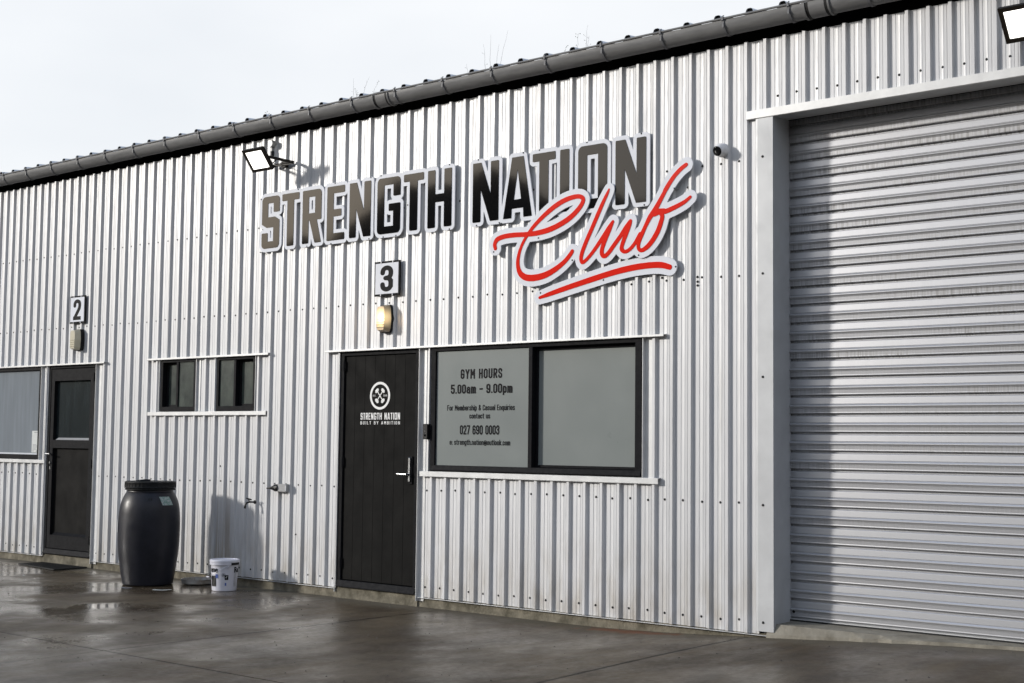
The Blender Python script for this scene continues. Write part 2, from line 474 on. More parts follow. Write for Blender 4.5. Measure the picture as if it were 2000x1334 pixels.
def wet_concrete():
    m = bpy.data.materials.new('wet_concrete'); m.use_nodes = True
    nt = m.node_tree; p = nt.nodes['Principled BSDF']
    N = nt.nodes; Lk = nt.links
    gn = N.new('ShaderNodeNewGeometry')
    sx = N.new('ShaderNodeSeparateXYZ'); Lk.new(gn.outputs['Position'], sx.inputs[0])
    def ns(sc, st=(1, 1, 1), det=6, ro=0.6):
        a = N.new('ShaderNodeMapping'); a.inputs['Scale'].default_value = st
        Lk.new(gn.outputs['Position'], a.inputs['Vector'])
        b = N.new('ShaderNodeTexNoise'); b.inputs['Scale'].default_value = sc
        b.inputs['Detail'].default_value = det; b.inputs['Roughness'].default_value = ro
        Lk.new(a.outputs[0], b.inputs['Vector']); return b.outputs[0]
    def mr(v, a, b, c=0.0, d=1.0, sm=False):
        r = N.new('ShaderNodeMapRange')
        if sm: r.interpolation_type = 'SMOOTHSTEP'
        for k, q in (('From Min', a), ('From Max', b), ('To Min', c), ('To Max', d)):
            r.inputs[k].default_value = q
        Lk.new(v, r.inputs['Value']); return r.outputs[0]
    def op(o, a, b):
        q = N.new('ShaderNodeMath'); q.operation = o
        for i, v in ((0, a), (1, b)):
            if isinstance(v, (int, float)): q.inputs[i].default_value = v
            else: Lk.new(v, q.inputs[i])
        return q.outputs[0]
    def mixc(f, a, b):
        q = N.new('ShaderNodeMix'); q.data_type = 'RGBA'
        Lk.new(f, q.inputs['Factor'])
        for k, v in (('A', a), ('B', b)):
            if isinstance(v, tuple): q.inputs[k].default_value = (*v, 1)
            else: Lk.new(v, q.inputs[k])
        return q.outputs['Result']
    blot = mr(ns(0.9, (1, 1, 1), 5, 0.55), 0.35, 0.65)
    streak = mr(ns(3.2, (1.6, 0.5, 1), 6, 0.62), 0.38, 0.66)
    c = mixc(blot, (0.048, 0.034, 0.018), (0.122, 0.096, 0.060))
    c = mixc(op('MULTIPLY', streak, 0.55), c, (0.125, 0.090, 0.058))
    damp = mr(ns(2.1, (1.3, .8, 1), 7, .66), .44, .60)
    c = mixc(op('MULTIPLY', damp, .55), c, (0.032, 0.022, 0.014))
    def line_(v, at):
        return op('ABSOLUTE', op('ADD', v, -at), 0)
    jn = op('MINIMUM', op('MINIMUM', line_(sx.outputs['X'], 7.085), line_(sx.outputs['X'], 10.02)), line_(sx.outputs['Y'], -3.29))
    jd = mr(op('ADD', jn, mr(ns(5, (1, 1, 1), 5), .3, .7, -.015, .02)), .005, .035, 1, 0, True)
    c = mixc(op('MULTIPLY', jd, .8), c, (0.014, 0.011, 0.008))
    # pale, drier, slightly green band against the building
    edge = mr(op('ADD', sx.outputs['Y'], op('MULTIPLY', mr(ns(1.7, (1, 1, 1), 5), 0, 1, -0.22, 0.22), 1.0)), -0.42, -0.02, 0, 1, True)
    c = mixc(op('MULTIPLY', edge, 0.7), c, (0.125, 0.112, 0.082))
    # a rusty drip mark by the wall
    rv = N.new('ShaderNodeVectorMath'); rv.operation = 'DISTANCE'
    ra = N.new('ShaderNodeMapping'); ra.inputs['Scale'].default_value = (.45, 1.6, 0)
    Lk.new(gn.outputs['Position'], ra.inputs['Vector']); Lk.new(ra.outputs[0], rv.inputs[0])
    rv.inputs[1].default_value = (9.05 * .45, -.10 * 1.6, 0)
    rs = mr(op('ADD', rv.outputs['Value'], mr(ns(7, (1, 1, 1), 5), .3, .7, -.12, .12)), .05, .24, 1, 0, True)
    c = mixc(op('MULTIPLY', rs, .75), c, (0.17, 0.055, 0.022))
    fine = mr(ns(38, (1, 1, 1), 8, 0.75), 0.3, 0.7)
    c = mixc(op('MULTIPLY', fine, 0.35), c, (0.030, 0.024, 0.018))
    spk = mr(ns(150, (1, 1, 1), 2, 0.5), 0.66, 0.74)
    c = mixc(op('MULTIPLY', spk, 0.5), c, (0.16, 0.15, 0.13))
    pit = mr(ns(90, (1, 1, 1), 2, 0.5), 0.30, 0.24)
    c = mixc(op('MULTIPLY', pit, 0.7), c, (0.012, 0.011, 0.010))
    Lk.new(c, p.inputs['Base Color'])
    # wetness: film of water lies west (left), dries towards the right
    wet = mr(ns(0.75, (1, 1.0, 1), 6, 0.58), 0.40, 0.60, 0, 1, True)
    left = mr(sx.outputs['X'], 4.6, 8.6, 1.0, 0.32, True)
    w = op('MULTIPLY', wet, left)
    # one shallow puddle
    vd = N.new('ShaderNodeVectorMath'); vd.operation = 'DISTANCE'
    a = N.new('ShaderNodeMapping'); a.inputs['Scale'].default_value = (1.0, 0.62, 0)
    Lk.new(gn.outputs['Position'], a.inputs['Vector'])
    Lk.new(a.outputs[0], vd.inputs[0]); vd.inputs[1].default_value = (4.9, -1.85 * 0.62, 0)
    dd = op('ADD', vd.outputs['Value'], mr(ns(6, (1, 1, 1), 4), 0.3, 0.7, -0.13, 0.13))
    pud = mr(dd, 0.10, 0.20, 1, 0, True)
    dry = op('MULTIPLY', edge, 1.0)
    rough = mr(w, 0, 1, 0.50, 0.13)
    rough = op('ADD', rough, mr(ns(24, (1, 1, 1), 4), 0.3, 0.7, -0.05, 0.07))
    rough = op('ADD', rough, mr(ns(4.5, (1.2, .7, 1), 5), 0.35, 0.65, -0.04, 0.09))
    rough = op('ADD', rough, op('MULTIPLY', dry, 0.25))
    rough = op('MULTIPLY', rough, mr(pud, 0, 1, 1.0, 0.30))
    Lk.new(rough, p.inputs['Roughness'])
    p.inputs['Specular IOR Level'].default_value = 0.5
    Lk.new(mr(w, 0, 1, 0.22, 0.9), p.inputs['Specular IOR Level'])
    b = N.new('ShaderNodeBump'); b.inputs['Distance'].default_value = 0.004
    Lk.new(op('MULTIPLY', mr(pud, 0, 1, 1, 0.02), 0.35), b.inputs['Strength'])
    hh = op('ADD', op('MULTIPLY', ns(120, (1, 1, 1), 4), 0.35), ns(9, (1, 1, 1), 4))
    Lk.new(hh, b.inputs['Height'])
    Lk.new(b.outputs[0], p.inputs['Normal'])
    return m
M['wet'] = wet_concrete()
M['plinth'] = mat('exposed_aggregate_plinth', (0.27, 0.245, 0.19), 0.85, 0, 0.2, col2=(0.075, 0.068, 0.048), vscale=7, detail=10, bump=0.9, bscale=55)
M['pad'] = mat('pale_threshold_concrete', (0.28, 0.26, 0.215), 0.75, 0, 0.3, col2=(0.15, 0.135, 0.105), vscale=6, detail=9, bump=0.5, bscale=60)
M['asphalt'] = mat('yard_gravel', (0.05, 0.046, 0.04), 0.8, 0, 0.3, var=0.25, vscale=2)

# ------------------------------------------------------------------ signed-distance outlines -> solid letters
def seg_sdf_poly(P, poly):
    x, y = P[..., 0], P[..., 1]
    d = np.full(x.shape, 1e9); inside = np.zeros(x.shape, bool)
    n = len(poly)
    for i in range(n):
        ax, ay = poly[i]; bx, by = poly[(i + 1) % n]
        ex, ey = bx - ax, by - ay
        t = np.clip(((x - ax) * ex + (y - ay) * ey) / (ex * ex + ey * ey + 1e-12), 0, 1)
        d = np.minimum(d, np.hypot(x - ax - t * ex, y - ay - t * ey))
        c = ((ay > y) != (by > y)) & (x < (bx - ax) * (y - ay) / (by - ay + 1e-12) + ax)
        inside ^= c
    return np.where(inside, -d, d)
def sdf_rrect(P, x0, x1, y0, y1, r):
    cx, cy = (x0 + x1) / 2, (y0 + y1) / 2
    r = min(r, (x1 - x0) / 2 - 1e-4, (y1 - y0) / 2 - 1e-4)
    qx = np.abs(P[..., 0] - cx) - (x1 - x0) / 2 + r
    qy = np.abs(P[..., 1] - cy) - (y1 - y0) / 2 + r
    return np.hypot(np.maximum(qx, 0), np.maximum(qy, 0)) + np.minimum(np.maximum(qx, qy), 0) - r
def sdf_stroke(P, pts):
    """pts (x, z, r) joined by a smooth spline with varying thickness"""
    A = np.array(pts); out = []
    n = len(A)
    for i in range(n - 1):
        p0, p1, p2, p3 = A[max(i - 1, 0)], A[i], A[i + 1], A[min(i + 2, n - 1)]
        for t in np.linspace(0, 1, 6, endpoint=False):
            out.append(.5 * ((2 * p1) + (-p0 + p2) * t + (2 * p0 - 5 * p1 + 4 * p2 - p3) * t * t + (-p0 + 3 * p1 - 3 * p2 + p3) * t ** 3))
    out.append(A[-1])
    d = np.full(P.shape[:2], 1e9)
    for a, b in zip(out[:-1], out[1:]):
        ex, ey = b[0] - a[0], b[1] - a[1]
        t = np.clip(((P[..., 0] - a[0]) * ex + (P[..., 1] - a[1]) * ey) / (ex * ex + ey * ey + 1e-12), 0, 1)
        d = np.minimum(d, np.hypot(P[..., 0] - a[0] - t * ex, P[..., 1] - a[1] - t * ey) - (a[2] + (b[2] - a[2]) * t))
    return d
def grid(x0, x1, z0, z1, h):
    xs = np.arange(x0, x1 + h, h); zs = np.arange(z0, z1 + h, h)
    X, Z = np.meshgrid(xs, zs, indexing='ij')
    return xs, zs, np.stack([X, Z], -1)
def contours(xs, zs, F):
    F = np.where(np.abs(F) < 1e-7, 1e-7, F)
    nx, nz_ = F.shape; segs = {}
    s = F < 0
    cell = s[:-1, :-1].astype(int) + s[1:, :-1] * 2 + s[1:, 1:] * 4 + s[:-1, 1:] * 8
    I, J = np.nonzero((cell > 0) & (cell < 15))
    def pt(k):
        t, i, j = k
        if t == 0:
            a, b = F[i, j], F[i + 1, j]; u = a / (a - b); return (xs[i] + (xs[i + 1] - xs[i]) * u, zs[j])
        a, b = F[i, j], F[i, j + 1]; u = a / (a - b); return (xs[i], zs[j] + (zs[j + 1] - zs[j]) * u)
    T = {1: [(3, 0)], 2: [(0, 1)], 3: [(3, 1)], 4: [(1, 2)], 5: [(3, 0), (1, 2)], 6: [(0, 2)], 7: [(3, 2)], 8: [(2, 3)], 9: [(2, 0)],
         10: [(0, 1), (2, 3)], 11: [(2, 1)], 12: [(1, 3)], 13: [(1, 0)], 14: [(0, 3)]}
    for i, j in zip(I, J):
        e = {0: (0, i, j), 1: (1, i + 1, j), 2: (0, i, j + 1), 3: (1, i, j)}
        for a, b in T[cell[i, j]]:
            segs[e[a]] = e[b]
    loops = []
    while segs:
        k0 = next(iter(segs)); k = k0; lp = []
        while k in segs:
            lp.append(pt(k)); k = segs.pop(k)
        if len(lp) > 5: loops.append(lp)
    return loops
def rdp(pts, eps):
    pts = np.array(pts)
    n = len(pts)
    far = int(np.argmax(np.hypot(*(pts - pts[0]).T)))
    def rec(a, b):
        if b <= a + 1: return [a]
        p, q = pts[a], pts[b % n]
        d = q - p; L = math.hypot(*d) + 1e-12
        k = np.arange(a + 1, b)
        dist = np.abs(d[0] * (pts[k % n][:, 1] - p[1]) - d[1] * (pts[k % n][:, 0] - p[0])) / L
        m = int(np.argmax(dist))
        if dist[m] < eps: return [a]
        return rec(a, a + 1 + m) + rec(a + 1 + m, b)
    idx = rec(0, far) + rec(far, n)
    return [tuple(pts[i % n]) for i in idx]
def outline_mesh(name, loops, y_back, y_front, mt):
    c = bpy.data.curves.new(name, 'CURVE'); c.dimensions = '2D'; c.fill_mode = 'BOTH'
    th = (y_back - y_front) / 2
    c.extrude = th
    for lp in loops:
        sp = c.splines.new('POLY'); sp.points.add(len(lp) - 1)
        for p, q in zip(sp.points, lp): p.co = (q[0], q[1], 0, 1)
        sp.use_cyclic_u = True
    ob = bpy.data.objects.new('tmp', c); COL.objects.link(ob)
    bpy.context.view_layer.update()
    me = bpy.data.meshes.new_from_object(ob.evaluated_get(bpy.context.evaluated_depsgraph_get()))
    COL.objects.unlink(ob); bpy.data.objects.remove(ob)
    yc = (y_back + y_front) / 2
    for v in me.vertices:
        x, z, d = v.co
        v.co = (x, yc - d, z)
    me.name = name
    me.materials.clear(); me.materials.append(mt)
    return me
def text_mesh(name, s, x0, x1, z0, z1, y, mt, weight=0.0, depth=0.0006, spacing=1.0, h=None):
    """lettering fitted to a box, its strokes thickened by weight metres"""
    c = bpy.data.curves.new(name, 'FONT'); c.body = s; c.size = 1.0; c.space_character = spacing; c.resolution_u = 5
    ob = bpy.data.objects.new('tmp', c); COL.objects.link(ob)
    bpy.context.view_layer.update()
    me = bpy.data.meshes.new_from_object(ob.evaluated_get(bpy.context.evaluated_depsgraph_get()))
    COL.objects.unlink(ob); bpy.data.objects.remove(ob)
    co = np.array([v.co[:2] for v in me.vertices])
    a, b = co.min(0), co.max(0)
    w = weight
    co = (co - a) / (b - a) * np.array([x1 - x0 - 2 * w, z1 - z0 - 2 * w]) + np.array([x0 + w, z0 + w])
    cnt = {}
    for p in me.polygons:
        for k in p.edge_keys: cnt[k] = cnt.get(k, 0) + 1
    E = [k for k, n in cnt.items() if n == 1]
    bpy.data.meshes.remove(me)
    h = h or max(.0012, (z1 - z0) / 60)
    xs, zs, P = grid(x0 - 3 * h, x1 + 3 * h, z0 - 3 * h, z1 + 3 * h, h)
    d = np.full(P.shape[:2], 1.0); ins = np.zeros(P.shape[:2], bool)
    for i, j in E:
        (ax, ay), (bx, by) = co[i], co[j]
        # only the columns near this edge matter for the distance, all to the left for the parity
        i0 = max(0, int((min(ax, bx) - xs[0]) / h) - 12); i1 = min(len(xs), int((max(ax, bx) - xs[0]) / h) + 14)
        X = P[i0:i1, :, 0]; Z = P[i0:i1, :, 1]
        ex, ey = bx - ax, by - ay
        t = np.clip(((X - ax) * ex + (Z - ay) * ey) / (ex * ex + ey * ey + 1e-15), 0, 1)
        d[i0:i1] = np.minimum(d[i0:i1], np.hypot(X - ax - t * ex, Z - ay - t * ey))
        if ay != by:
            Zf = zs; m = (ay > Zf) != (by > Zf)
            js = np.nonzero(m)[0]
            for q in js:
                xc = (bx - ax) * (Zf[q] - ay) / (by - ay) + ax
                ins[xs < xc, q] ^= True
    F = np.where(ins, -d, d) - w
    return outline_mesh(name, [rdp(l, h * .18) for l in contours(xs, zs, F)], y, y - depth, mt)
def fillet(pts, r, closed=False, n=6):
    """polyline with its corners rounded"""
    P_ = [np.array(p, float) for p in pts]; out = []
    m = len(P_)
    for i in range(m):
        rr_ = r[i] if isinstance(r, (list, tuple)) else r
        if not closed and i in (0, m - 1) or rr_ <= 0:
            out.append(tuple(P_[i])); continue
        a, c, b = P_[i - 1], P_[i], P_[(i + 1) % m]
        u, v = a - c, b - c; lu, lv = np.hypot(*u), np.hypot(*v)
        q = min(rr_, lu * .5 if (closed or i > 1) else lu, lv * .5 if (closed or i < m - 2) else lv)
        s0, s1 = c + u / lu * q, c + v / lv * q
        for t in np.linspace(0, 1, n):
            out.append(tuple((1 - t) ** 2 * s0 + 2 * t * (1 - t) * (c * .82 + (s0 + s1) * .09) + t * t * s1))
    if closed: out.append(out[0])
    return out
def condensed_glyphs():
    R, T, X, r, q = .33, .86, .60, .16, .29
    C = lambda x0, x1, y0, y1, rad=r: fillet([(x0, y0), (x1, y0), (x1, y1), (x0, y1)], rad, True)
    F = lambda pts, rad=r: fillet(pts, rad)
    G = {}
    G['G'] = (R, [F([(R, .64), (R, T), (0, T), (0, 0), (R, 0), (R, .42)]), [(R, .42), (.18, .42)]])
    G['Y'] = (.38, [[(0, T), (.19, .40)], [(.38, T), (.19, .40)], [(.19, .40), (.19, 0)]])
    G['M'] = (.42, [[(0, 0), (0, T), (.21, .34), (.42, T), (.42, 0)]])
    G['H'] = (R, [[(0, 0), (0, T)], [(R, 0), (R, T)], [(0, .44), (R, .44)]])
    G['O'] = (R, [C(0, R, 0, T)]); G['0'] = G['O']
    G['U'] = (R, [F([(0, T), (0, 0), (R, 0), (R, T)])])
    G['R'] = (R, [[(0, 0), (0, T)], F([(0, T), (R, T), (R, .42), (0, .42)], .14), [(.17, .42), (R, 0)]])
    G['B'] = (R, [[(0, 0), (0, T)], F([(0, T), (R - .01, T), (R - .01, .45), (0, .45)], .13), F([(0, .45), (R, .45), (R, 0), (0, 0)], .14)])
    G['S'] = (R, [F([(R, .65), (R, T), (0, T), (0, .48), (R, .38), (R, 0), (0, 0), (0, .21)], .15)])
    G['5'] = (R, [[(R - .02, T), (0.01, T), (0, .46)], F([(0, .46), (.02, .52), (R, .52), (R, 0), (0, 0), (0, .19)], .15)])
    G['9'] = (R, [C(0, R, .36, T), F([(R, .62), (R, 0), (0, 0), (0, .17)])])
    G['6'] = (R, [C(0, R, 0, .50), F([(0, .24), (0, T), (R, T), (R, .69)])])
    G['2'] = (R, [F([(0, .63), (0, T), (R, T), (R, .52), (0, 0), (R, 0)], [0, r, r, .12, 0, 0])])
    G['7'] = (R, [[(0, T), (R, T), (.10, 0)]])
    G['3'] = (R, [F([(0, .66), (0, T), (R, T), (R, .45), (.12, .45)]), F([(.12, .45), (R, .45), (R, 0), (0, 0), (0, .20)])])
    G['1'] = (.14, [[(0, .72), (.12, T), (.12, 0)]])
    G['F'] = (.28, [[(.28, T), (0, T), (0, 0)], [(0, .43), (.24, .43)]])
    G['C'] = (R, [F([(R, .62), (R, T), (0, T), (0, 0), (R, 0), (R, .24)])])
    G['E'] = (.28, [[(.28, T), (0, T), (0, 0), (.28, 0)], [(0, .43), (.24, .43)]])
    G['T'] = (.34, [[(0, T), (.34, T)], [(.17, T), (.17, 0)]])
    G['I'] = (0, [[(0, T), (0, 0)]]); G['L'] = (.26, [[(0, T), (0, 0), (.26, 0)]])
    G['A'] = (.38, [[(0, 0), (.19, T), (.38, 0)], [(.06, .22), (.32, .22)]])
    G['N'] = (R, [[(0, 0), (0, T), (R, 0), (R, T)]])
    G['&'] = (.36, [F([(.36, 0), (.04, .58), (.04, T), (.26, T), (.26, .58), (0, .36), (0, 0), (.22, 0), (.35, .34)], [0, .1, .1, .1, .1, .12, .12, .12, 0])])
    G['a'] = (q, [F([(.02, .46), (.02, X), (q, X), (q, 0)], .13), F([(q, .34), (0, .34), (0, 0), (q, 0)], .12)])
    G['m'] = (.46, [[(0, 0), (0, X)], F([(0, .40), (0, X), (.23, X), (.23, 0)], .12), F([(.23, .40), (.23, X), (.46, X), (.46, 0)], .12)])
    G['n'] = (q, [[(0, 0), (0, X)], F([(0, .40), (0, X), (q, X), (q, 0)], .14)])
    G['h'] = (q, [[(0, 0), (0, T)], F([(0, .40), (0, X), (q, X), (q, 0)], .14)])
    G['p'] = (q, [C(0, q, 0, X, .14), [(0, X), (0, -.22)]]); G['q'] = (q, [C(0, q, 0, X, .14), [(q, X), (q, -.22)]])
    G['b'] = (q, [C(0, q, 0, X, .14), [(0, 0), (0, T)]]); G['o'] = (q, [C(0, q, 0, X, .14)])
    G['r'] = (.18, [[(0, 0), (0, X)], F([(0, .36), (0, X), (.18, X)], .16)])
    G['e'] = (q, [F([(0, .29), (q, .29), (q, X), (0, X), (0, 0), (q, 0), (q, .13)], [0, 0, .14, .14, .14, .14, 0])])
    G['s'] = (.27, [F([(.27, .46), (.27, X), (0, X), (0, .34), (.27, .26), (.27, 0), (0, 0), (0, .14)], .11)])
    G['i'] = (0, [[(0, 0), (0, X)], [(0, T - .03), (0, T)]]); G['l'] = (0, [[(0, 0), (0, T)]])
    G['u'] = (q, [F([(0, X), (0, 0), (q, 0), (q, .2)], .14), [(q, X), (q, 0)]])
    G['c'] = (.27, [F([(.27, .43), (.27, X), (0, X), (0, 0), (.27, 0), (.27, .17)], .13)])
    G['t'] = (.20, [F([(.07, T - .06), (.07, 0), (.20, 0)], .1), [(-.01, X), (.20, X)]])
    G['k'] = (.28, [[(0, 0), (0, T)], [(0, .22), (.26, X)], [(.09, .32), (.28, 0)]])
    G['g'] = (q, [C(0, q, 0, X, .14), F([(q, X), (q, -.22), (.02, -.22)], .14)])
    G['@'] = (.50, [C(0, .50, -.10, .72, .2), C(.15, .34, .12, .50, .1), F([(.34, .50), (.34, .12), (.50, .12)], .08)])
    G['.'] = (0, [[(0, 0), (0, .02)]]); G[':'] = (0, [[(0, .03), (0, .05)], [(0, .45), (0, .47)]])
    G['\u2013'] = (.24, [[(0, .40), (.24, .40)]]); G[' '] = (.10, [])
    return G
CG = condensed_glyphs()
def ctext_mesh(name, s_, x0, x1, z0, z1, y, mt, t=.066, gap=.10, depth=.0006):
    """condensed grotesque lettering drawn as strokes of half-width t and fitted to a box"""
    seg = []; x = 0; breaks = []
    for ch in s_:
        w, paths = CG[ch]
        if ch == ' ': breaks.append(x + w / 2)
        for p in paths:
            p = [(px + x, py) for px, py in p]
            seg += list(zip(p[:-1], p[1:]))
        x += w + 2 * t + gap
    h = .018
    A = np.array([[*a, *b] for a, b in seg])
    xs, zs, P = grid(A[:, [0, 2]].min() - t - .05, A[:, [0, 2]].max() + t + .05, A[:, [1, 3]].min() - t - .05, A[:, [1, 3]].max() + t + .05, h)
    d = np.full(P.shape[:2], 1.)
    for ax, ay, bx, by in A:
        i0 = max(0, int((min(ax, bx) - xs[0] - t) / h) - 3); i1 = min(len(xs), int((max(ax, bx) - xs[0] + t) / h) + 5)
        ex, ey = bx - ax, by - ay; L = math.hypot(ex, ey) + 1e-9
        X = P[i0:i1, :, 0] - ax; Z = P[i0:i1, :, 1] - ay
        u = np.clip((X * ex + Z * ey) / (L * L), 0, 1)
        dr = np.hypot(X - u * ex, Z - u * ey) - t                      # round cap
        al = (X * ex + Z * ey) / L; pe = np.abs(X * ey - Z * ex) / L
        db = np.maximum(np.maximum(-al - t * .98, al - L - t * .98), pe - t)    # square cap
        horizontal_or_vertical = abs(ex) < 1e-6 or abs(ey) < 1e-6
        d[i0:i1] = np.minimum(d[i0:i1], db if (horizontal_or_vertical and L > .1) else dr)
    lo = [rdp(l, h * .15) for l in contours(xs, zs, d)]
    allp = np.concatenate([np.array(l) for l in lo]); a, b = allp.min(0), allp.max(0)
    grp = {}
    for l in lo:
        grp.setdefault(sum(l[0][0] > q for q in breaks), []).append(l)
    def fit_(l): return [(x0 + (px - a[0]) / (b[0] - a[0]) * (x1 - x0), z0 + (pz - a[1]) / (b[1] - a[1]) * (z1 - z0)) for px, pz in l]
    return [outline_mesh(name, [fit_(l) for l in g_], y, y - depth, mt) for _, g_ in sorted(grp.items())]

# block letter shapes: list of primitives in letter box (w, h)
def glyph(ch, w, h, t, b):
    R = lambda *a: ('r', *a)
    P = lambda *a: ('p', list(a))
    if ch == 'S':
        return [R(0, t, .47*h, h), R(0, w, h-b, h), R(w-t, w, .69*h, h),
                P((0, .60*h), (0, .47*h), (t*.8, .40*h), (w, .40*h), (w, .53*h), (w-t*.75, .60*h)),
                R(w-t, w, 0, .53*h), R(0, w, 0, b), R(0, t, 0, .30*h)], 'round'
    if ch == 'T': return [R(0, w, h-b, h), R(w/2-t*.54, w/2+t*.54, 0, h)], ''
    if ch == 'R':
        return [R(0, t, 0, h), R(0, w, h-b, h), R(w-t, w, .50*h, h), R(0, w, .43*h, .43*h+b),
                P((w*.36, .46*h), (w-t, 0), (w, 0), (w*.36+t*1.15, .46*h))], 'roundr'
    if ch == 'E': return [R(0, t, 0, h), R(0, w, h-b, h), R(0, w*.82, .44*h, .44*h+b), R(0, w, 0, b)], ''
    if ch == 'N': return [R(0, t, 0, h), R(w-t, w, 0, h), P((0, h), (t*1.05, h), (w, 0), (w-t*1.05, 0))], ''
    if ch == 'G':
        return [R(0, t, 0, h), R(0, w, h-b, h), R(w-t, w, .66*h, h), R(0, w, 0, b), R(w-t, w, 0, .53*h), R(w*.50, w, .53*h-b, .53*h)], 'round'
    if ch == 'H': return [R(0, t, 0, h), R(w-t, w, 0, h), R(0, w, .44*h, .44*h+b*1.05)], ''
    if ch == 'A':
        return [P((0, 0), (.30*w, h), (.70*w, h), (w, 0), (w-t, 0), (w*.70, .155*h), (w*.30, .155*h), (t, 0))], 'tri'
    if ch == 'I': return [R(0, w, 0, h)], ''
    if ch == 'O': return [R(0, t, 0, h), R(w-t, w, 0, h), R(0, w, h-b*1.15, h), R(0, w, 0, b*1.15)], 'round'
def glyph_sdf(Pg, ch, x0, w, z0, h, t, b, rr):
    prims, mode = glyph(ch, w, h, t, b)
    Q = Pg - np.array([x0, z0])
    d = np.full(Q.shape[:2], 1e9)
    for pr in prims:
        if pr[0] == 'r': d = np.minimum(d, sdf_rrect(Q, *pr[1:], rr))
        else: d = np.minimum(d, seg_sdf_poly(Q, pr[1]) )
    if mode == 'round': d = np.maximum(d, sdf_rrect(Q, 0, w, 0, h, h*.085))
    if mode == 'roundr': d = np.maximum(d, np.minimum(sdf_rrect(Q, 0, w, .43*h-h*.02, h, h*.085), np.minimum(sdf_rrect(Q, 0, w*.5, 0, h, rr), sdf_rrect(Q, 0, w, 0, .5*h, rr))))
    if mode == 'tri': d = np.maximum(d, -seg_sdf_poly(Q, [(.375*w, .30*h), (.5*w, .80*h), (.625*w, .30*h)]))
    return d

# ------------------------------------------------------------------ layout constants
def gx(i):
    """x of the screw line in pan i (the sheets were laid with slightly uneven cover)"""
    a, b, p = 1.0205, -2.1018, .16
    def g(i):
        t = (i - 31) / 42
        return (i + a * (t * t - .5) + b * (t ** 3 - t * .6)) * p
    if i < -6: return g(-6) + (i + 6) * .142
    if i > 78: return g(78) + (i - 78) * .15
    return g(i)
ZTOP, ZBOT = 4.3155, 0.088
def ground_z(x, y):
    s = min(1, max(0, (x - 8.4) / 4.1)); s = s * s * (3 - 2 * s)
    q = min(1, max(0, 1 + (y + 0.2) / 3.6)); q = q * q * (3 - 2 * q)
    return .17 * s * q

OPEN = [  # x0, x1, z0, z1
    (-1.30, .805, 1.150, 2.20), (.955, 1.885, -1, 2.205), (3.055, 3.645, 1.675, 2.21), (3.975, 4.575, 1.675, 2.21),
    (5.765, 6.765, -1, 2.205), (6.905, 9.11, 1.15, 2.205), (10.10, 14.35, -1, 3.77),
]

# ------------------------------------------------------------------ ground
gz0 = MB()
gz0.face([(-400, -400, -.03), (400, -400, -.03), (400, 400, -.03), (-400, 400, -.03)])
put('ground', gz0.mesh('ground', M['asphalt']), kind='structure')

yard = put('concrete_yard', None, kind='structure', loc=(6, -5, 0))
XE = [-24, -17, -10.5, -4.2, 7.085, 10.02, 15.2, 21.0]
YE = [-17.5, -12.8, -8.0, -3.29, 0.30]
for i in range(len(XE) - 1):
    for j in range(len(YE) - 1):
        x0, x1, y0, y1 = XE[i] + .005, XE[i + 1] - .005, YE[j] + .005, YE[j + 1] - .005
        mb = MB(); near = (x1 > -5 and y1 > -8)
        nx = max(1, int((x1 - x0) / .3)) if near else 1
        ny = max(1, int((y1 - y0) / .3)) if near else 1
        xs = np.linspace(x0, x1, nx + 1); ys = np.linspace(y0, y1, ny + 1)
        tilt = random.uniform(-.0012, .0012)
        for y in ys:
            for x in xs:
                e = .003 if (x in (xs[0], xs[-1]) or y in (ys[0], ys[-1])) else 0
                mb.v.append((float(x), float(y), ground_z(x, y) - e * 0 + tilt))
        for b in range(ny):
            for a in range(nx):
                q = b * (nx + 1) + a
                mb.f.append((q, q + 1, q + nx + 2, q + nx + 1)); mb.m.append(0)
        for (a, bq) in (((x0, y0), (x1, y0)), ((x1, y0), (x1, y1)), ((x1, y1), (x0, y1)), ((x0, y1), (x0, y0))):
            mb.face([(a[0], a[1], ground_z(*a) + tilt), (a[0], a[1], -.025), (bq[0], bq[1], -.025), (bq[0], bq[1], ground_z(*bq) + tilt)])
        me = mb.mesh('concrete_slab', M['wet'])
        put('concrete_slab', me, yard)

# added unseen skyline, shaped to darken reflections in the sign and wet slab
hb = MB()
nseg = 320
prev = None
for k in range(nseg + 1):
    th = math.radians(150 + 225 * k / nseg)
    cx, cy = 6.0, 0.0
    Rr = 46
    dirx = math.cos(th); diry = math.sin(th)
    phi = math.degrees(math.atan2(-dirx, -diry))      # angle from square-on to the wall, + to the west
    el = float(np.interp(phi, [-90, 20, 34, 38, 41, 43.5, 45.5, 48, 51, 60, 90], [9, 9.4, 10.6, 11.2, 11.6, 11.2, 10.3, 8.6, 7.4, 6.0, 6.0]))
    hh = 3.4 + Rr * math.tan(math.radians(el)) + .28 * math.sin(k * .83 + 1) + .2 * math.sin(k * 1.9) + random.uniform(-.2, .2)
    rise = 0
    ring = [(cx + dirx * Rr, cy + diry * Rr, -.05), (cx + dirx * (Rr + 1), cy + diry * (Rr + 1), hh + rise),
            (cx + dirx * (Rr + 14), cy + diry * (Rr + 14), (hh + rise) * .9), (cx + dirx * (Rr + 30), cy + diry * (Rr + 30), -.05)]
    if prev:
        for a in range(3):
            hb.face([prev[a], ring[a], ring[a + 1], prev[a + 1]])
    prev = ring
put('reflected_skyline', hb.mesh('reflected_skyline', M['skyline']), kind='structure')

# ------------------------------------------------------------------ the building
bld = thing('industrial_building', (7.5, 6, 0), 'long zinc clad industrial building with grey gutter, black doors and a roller door', 'building')
BX0, BX1 = -8.0, 19.0

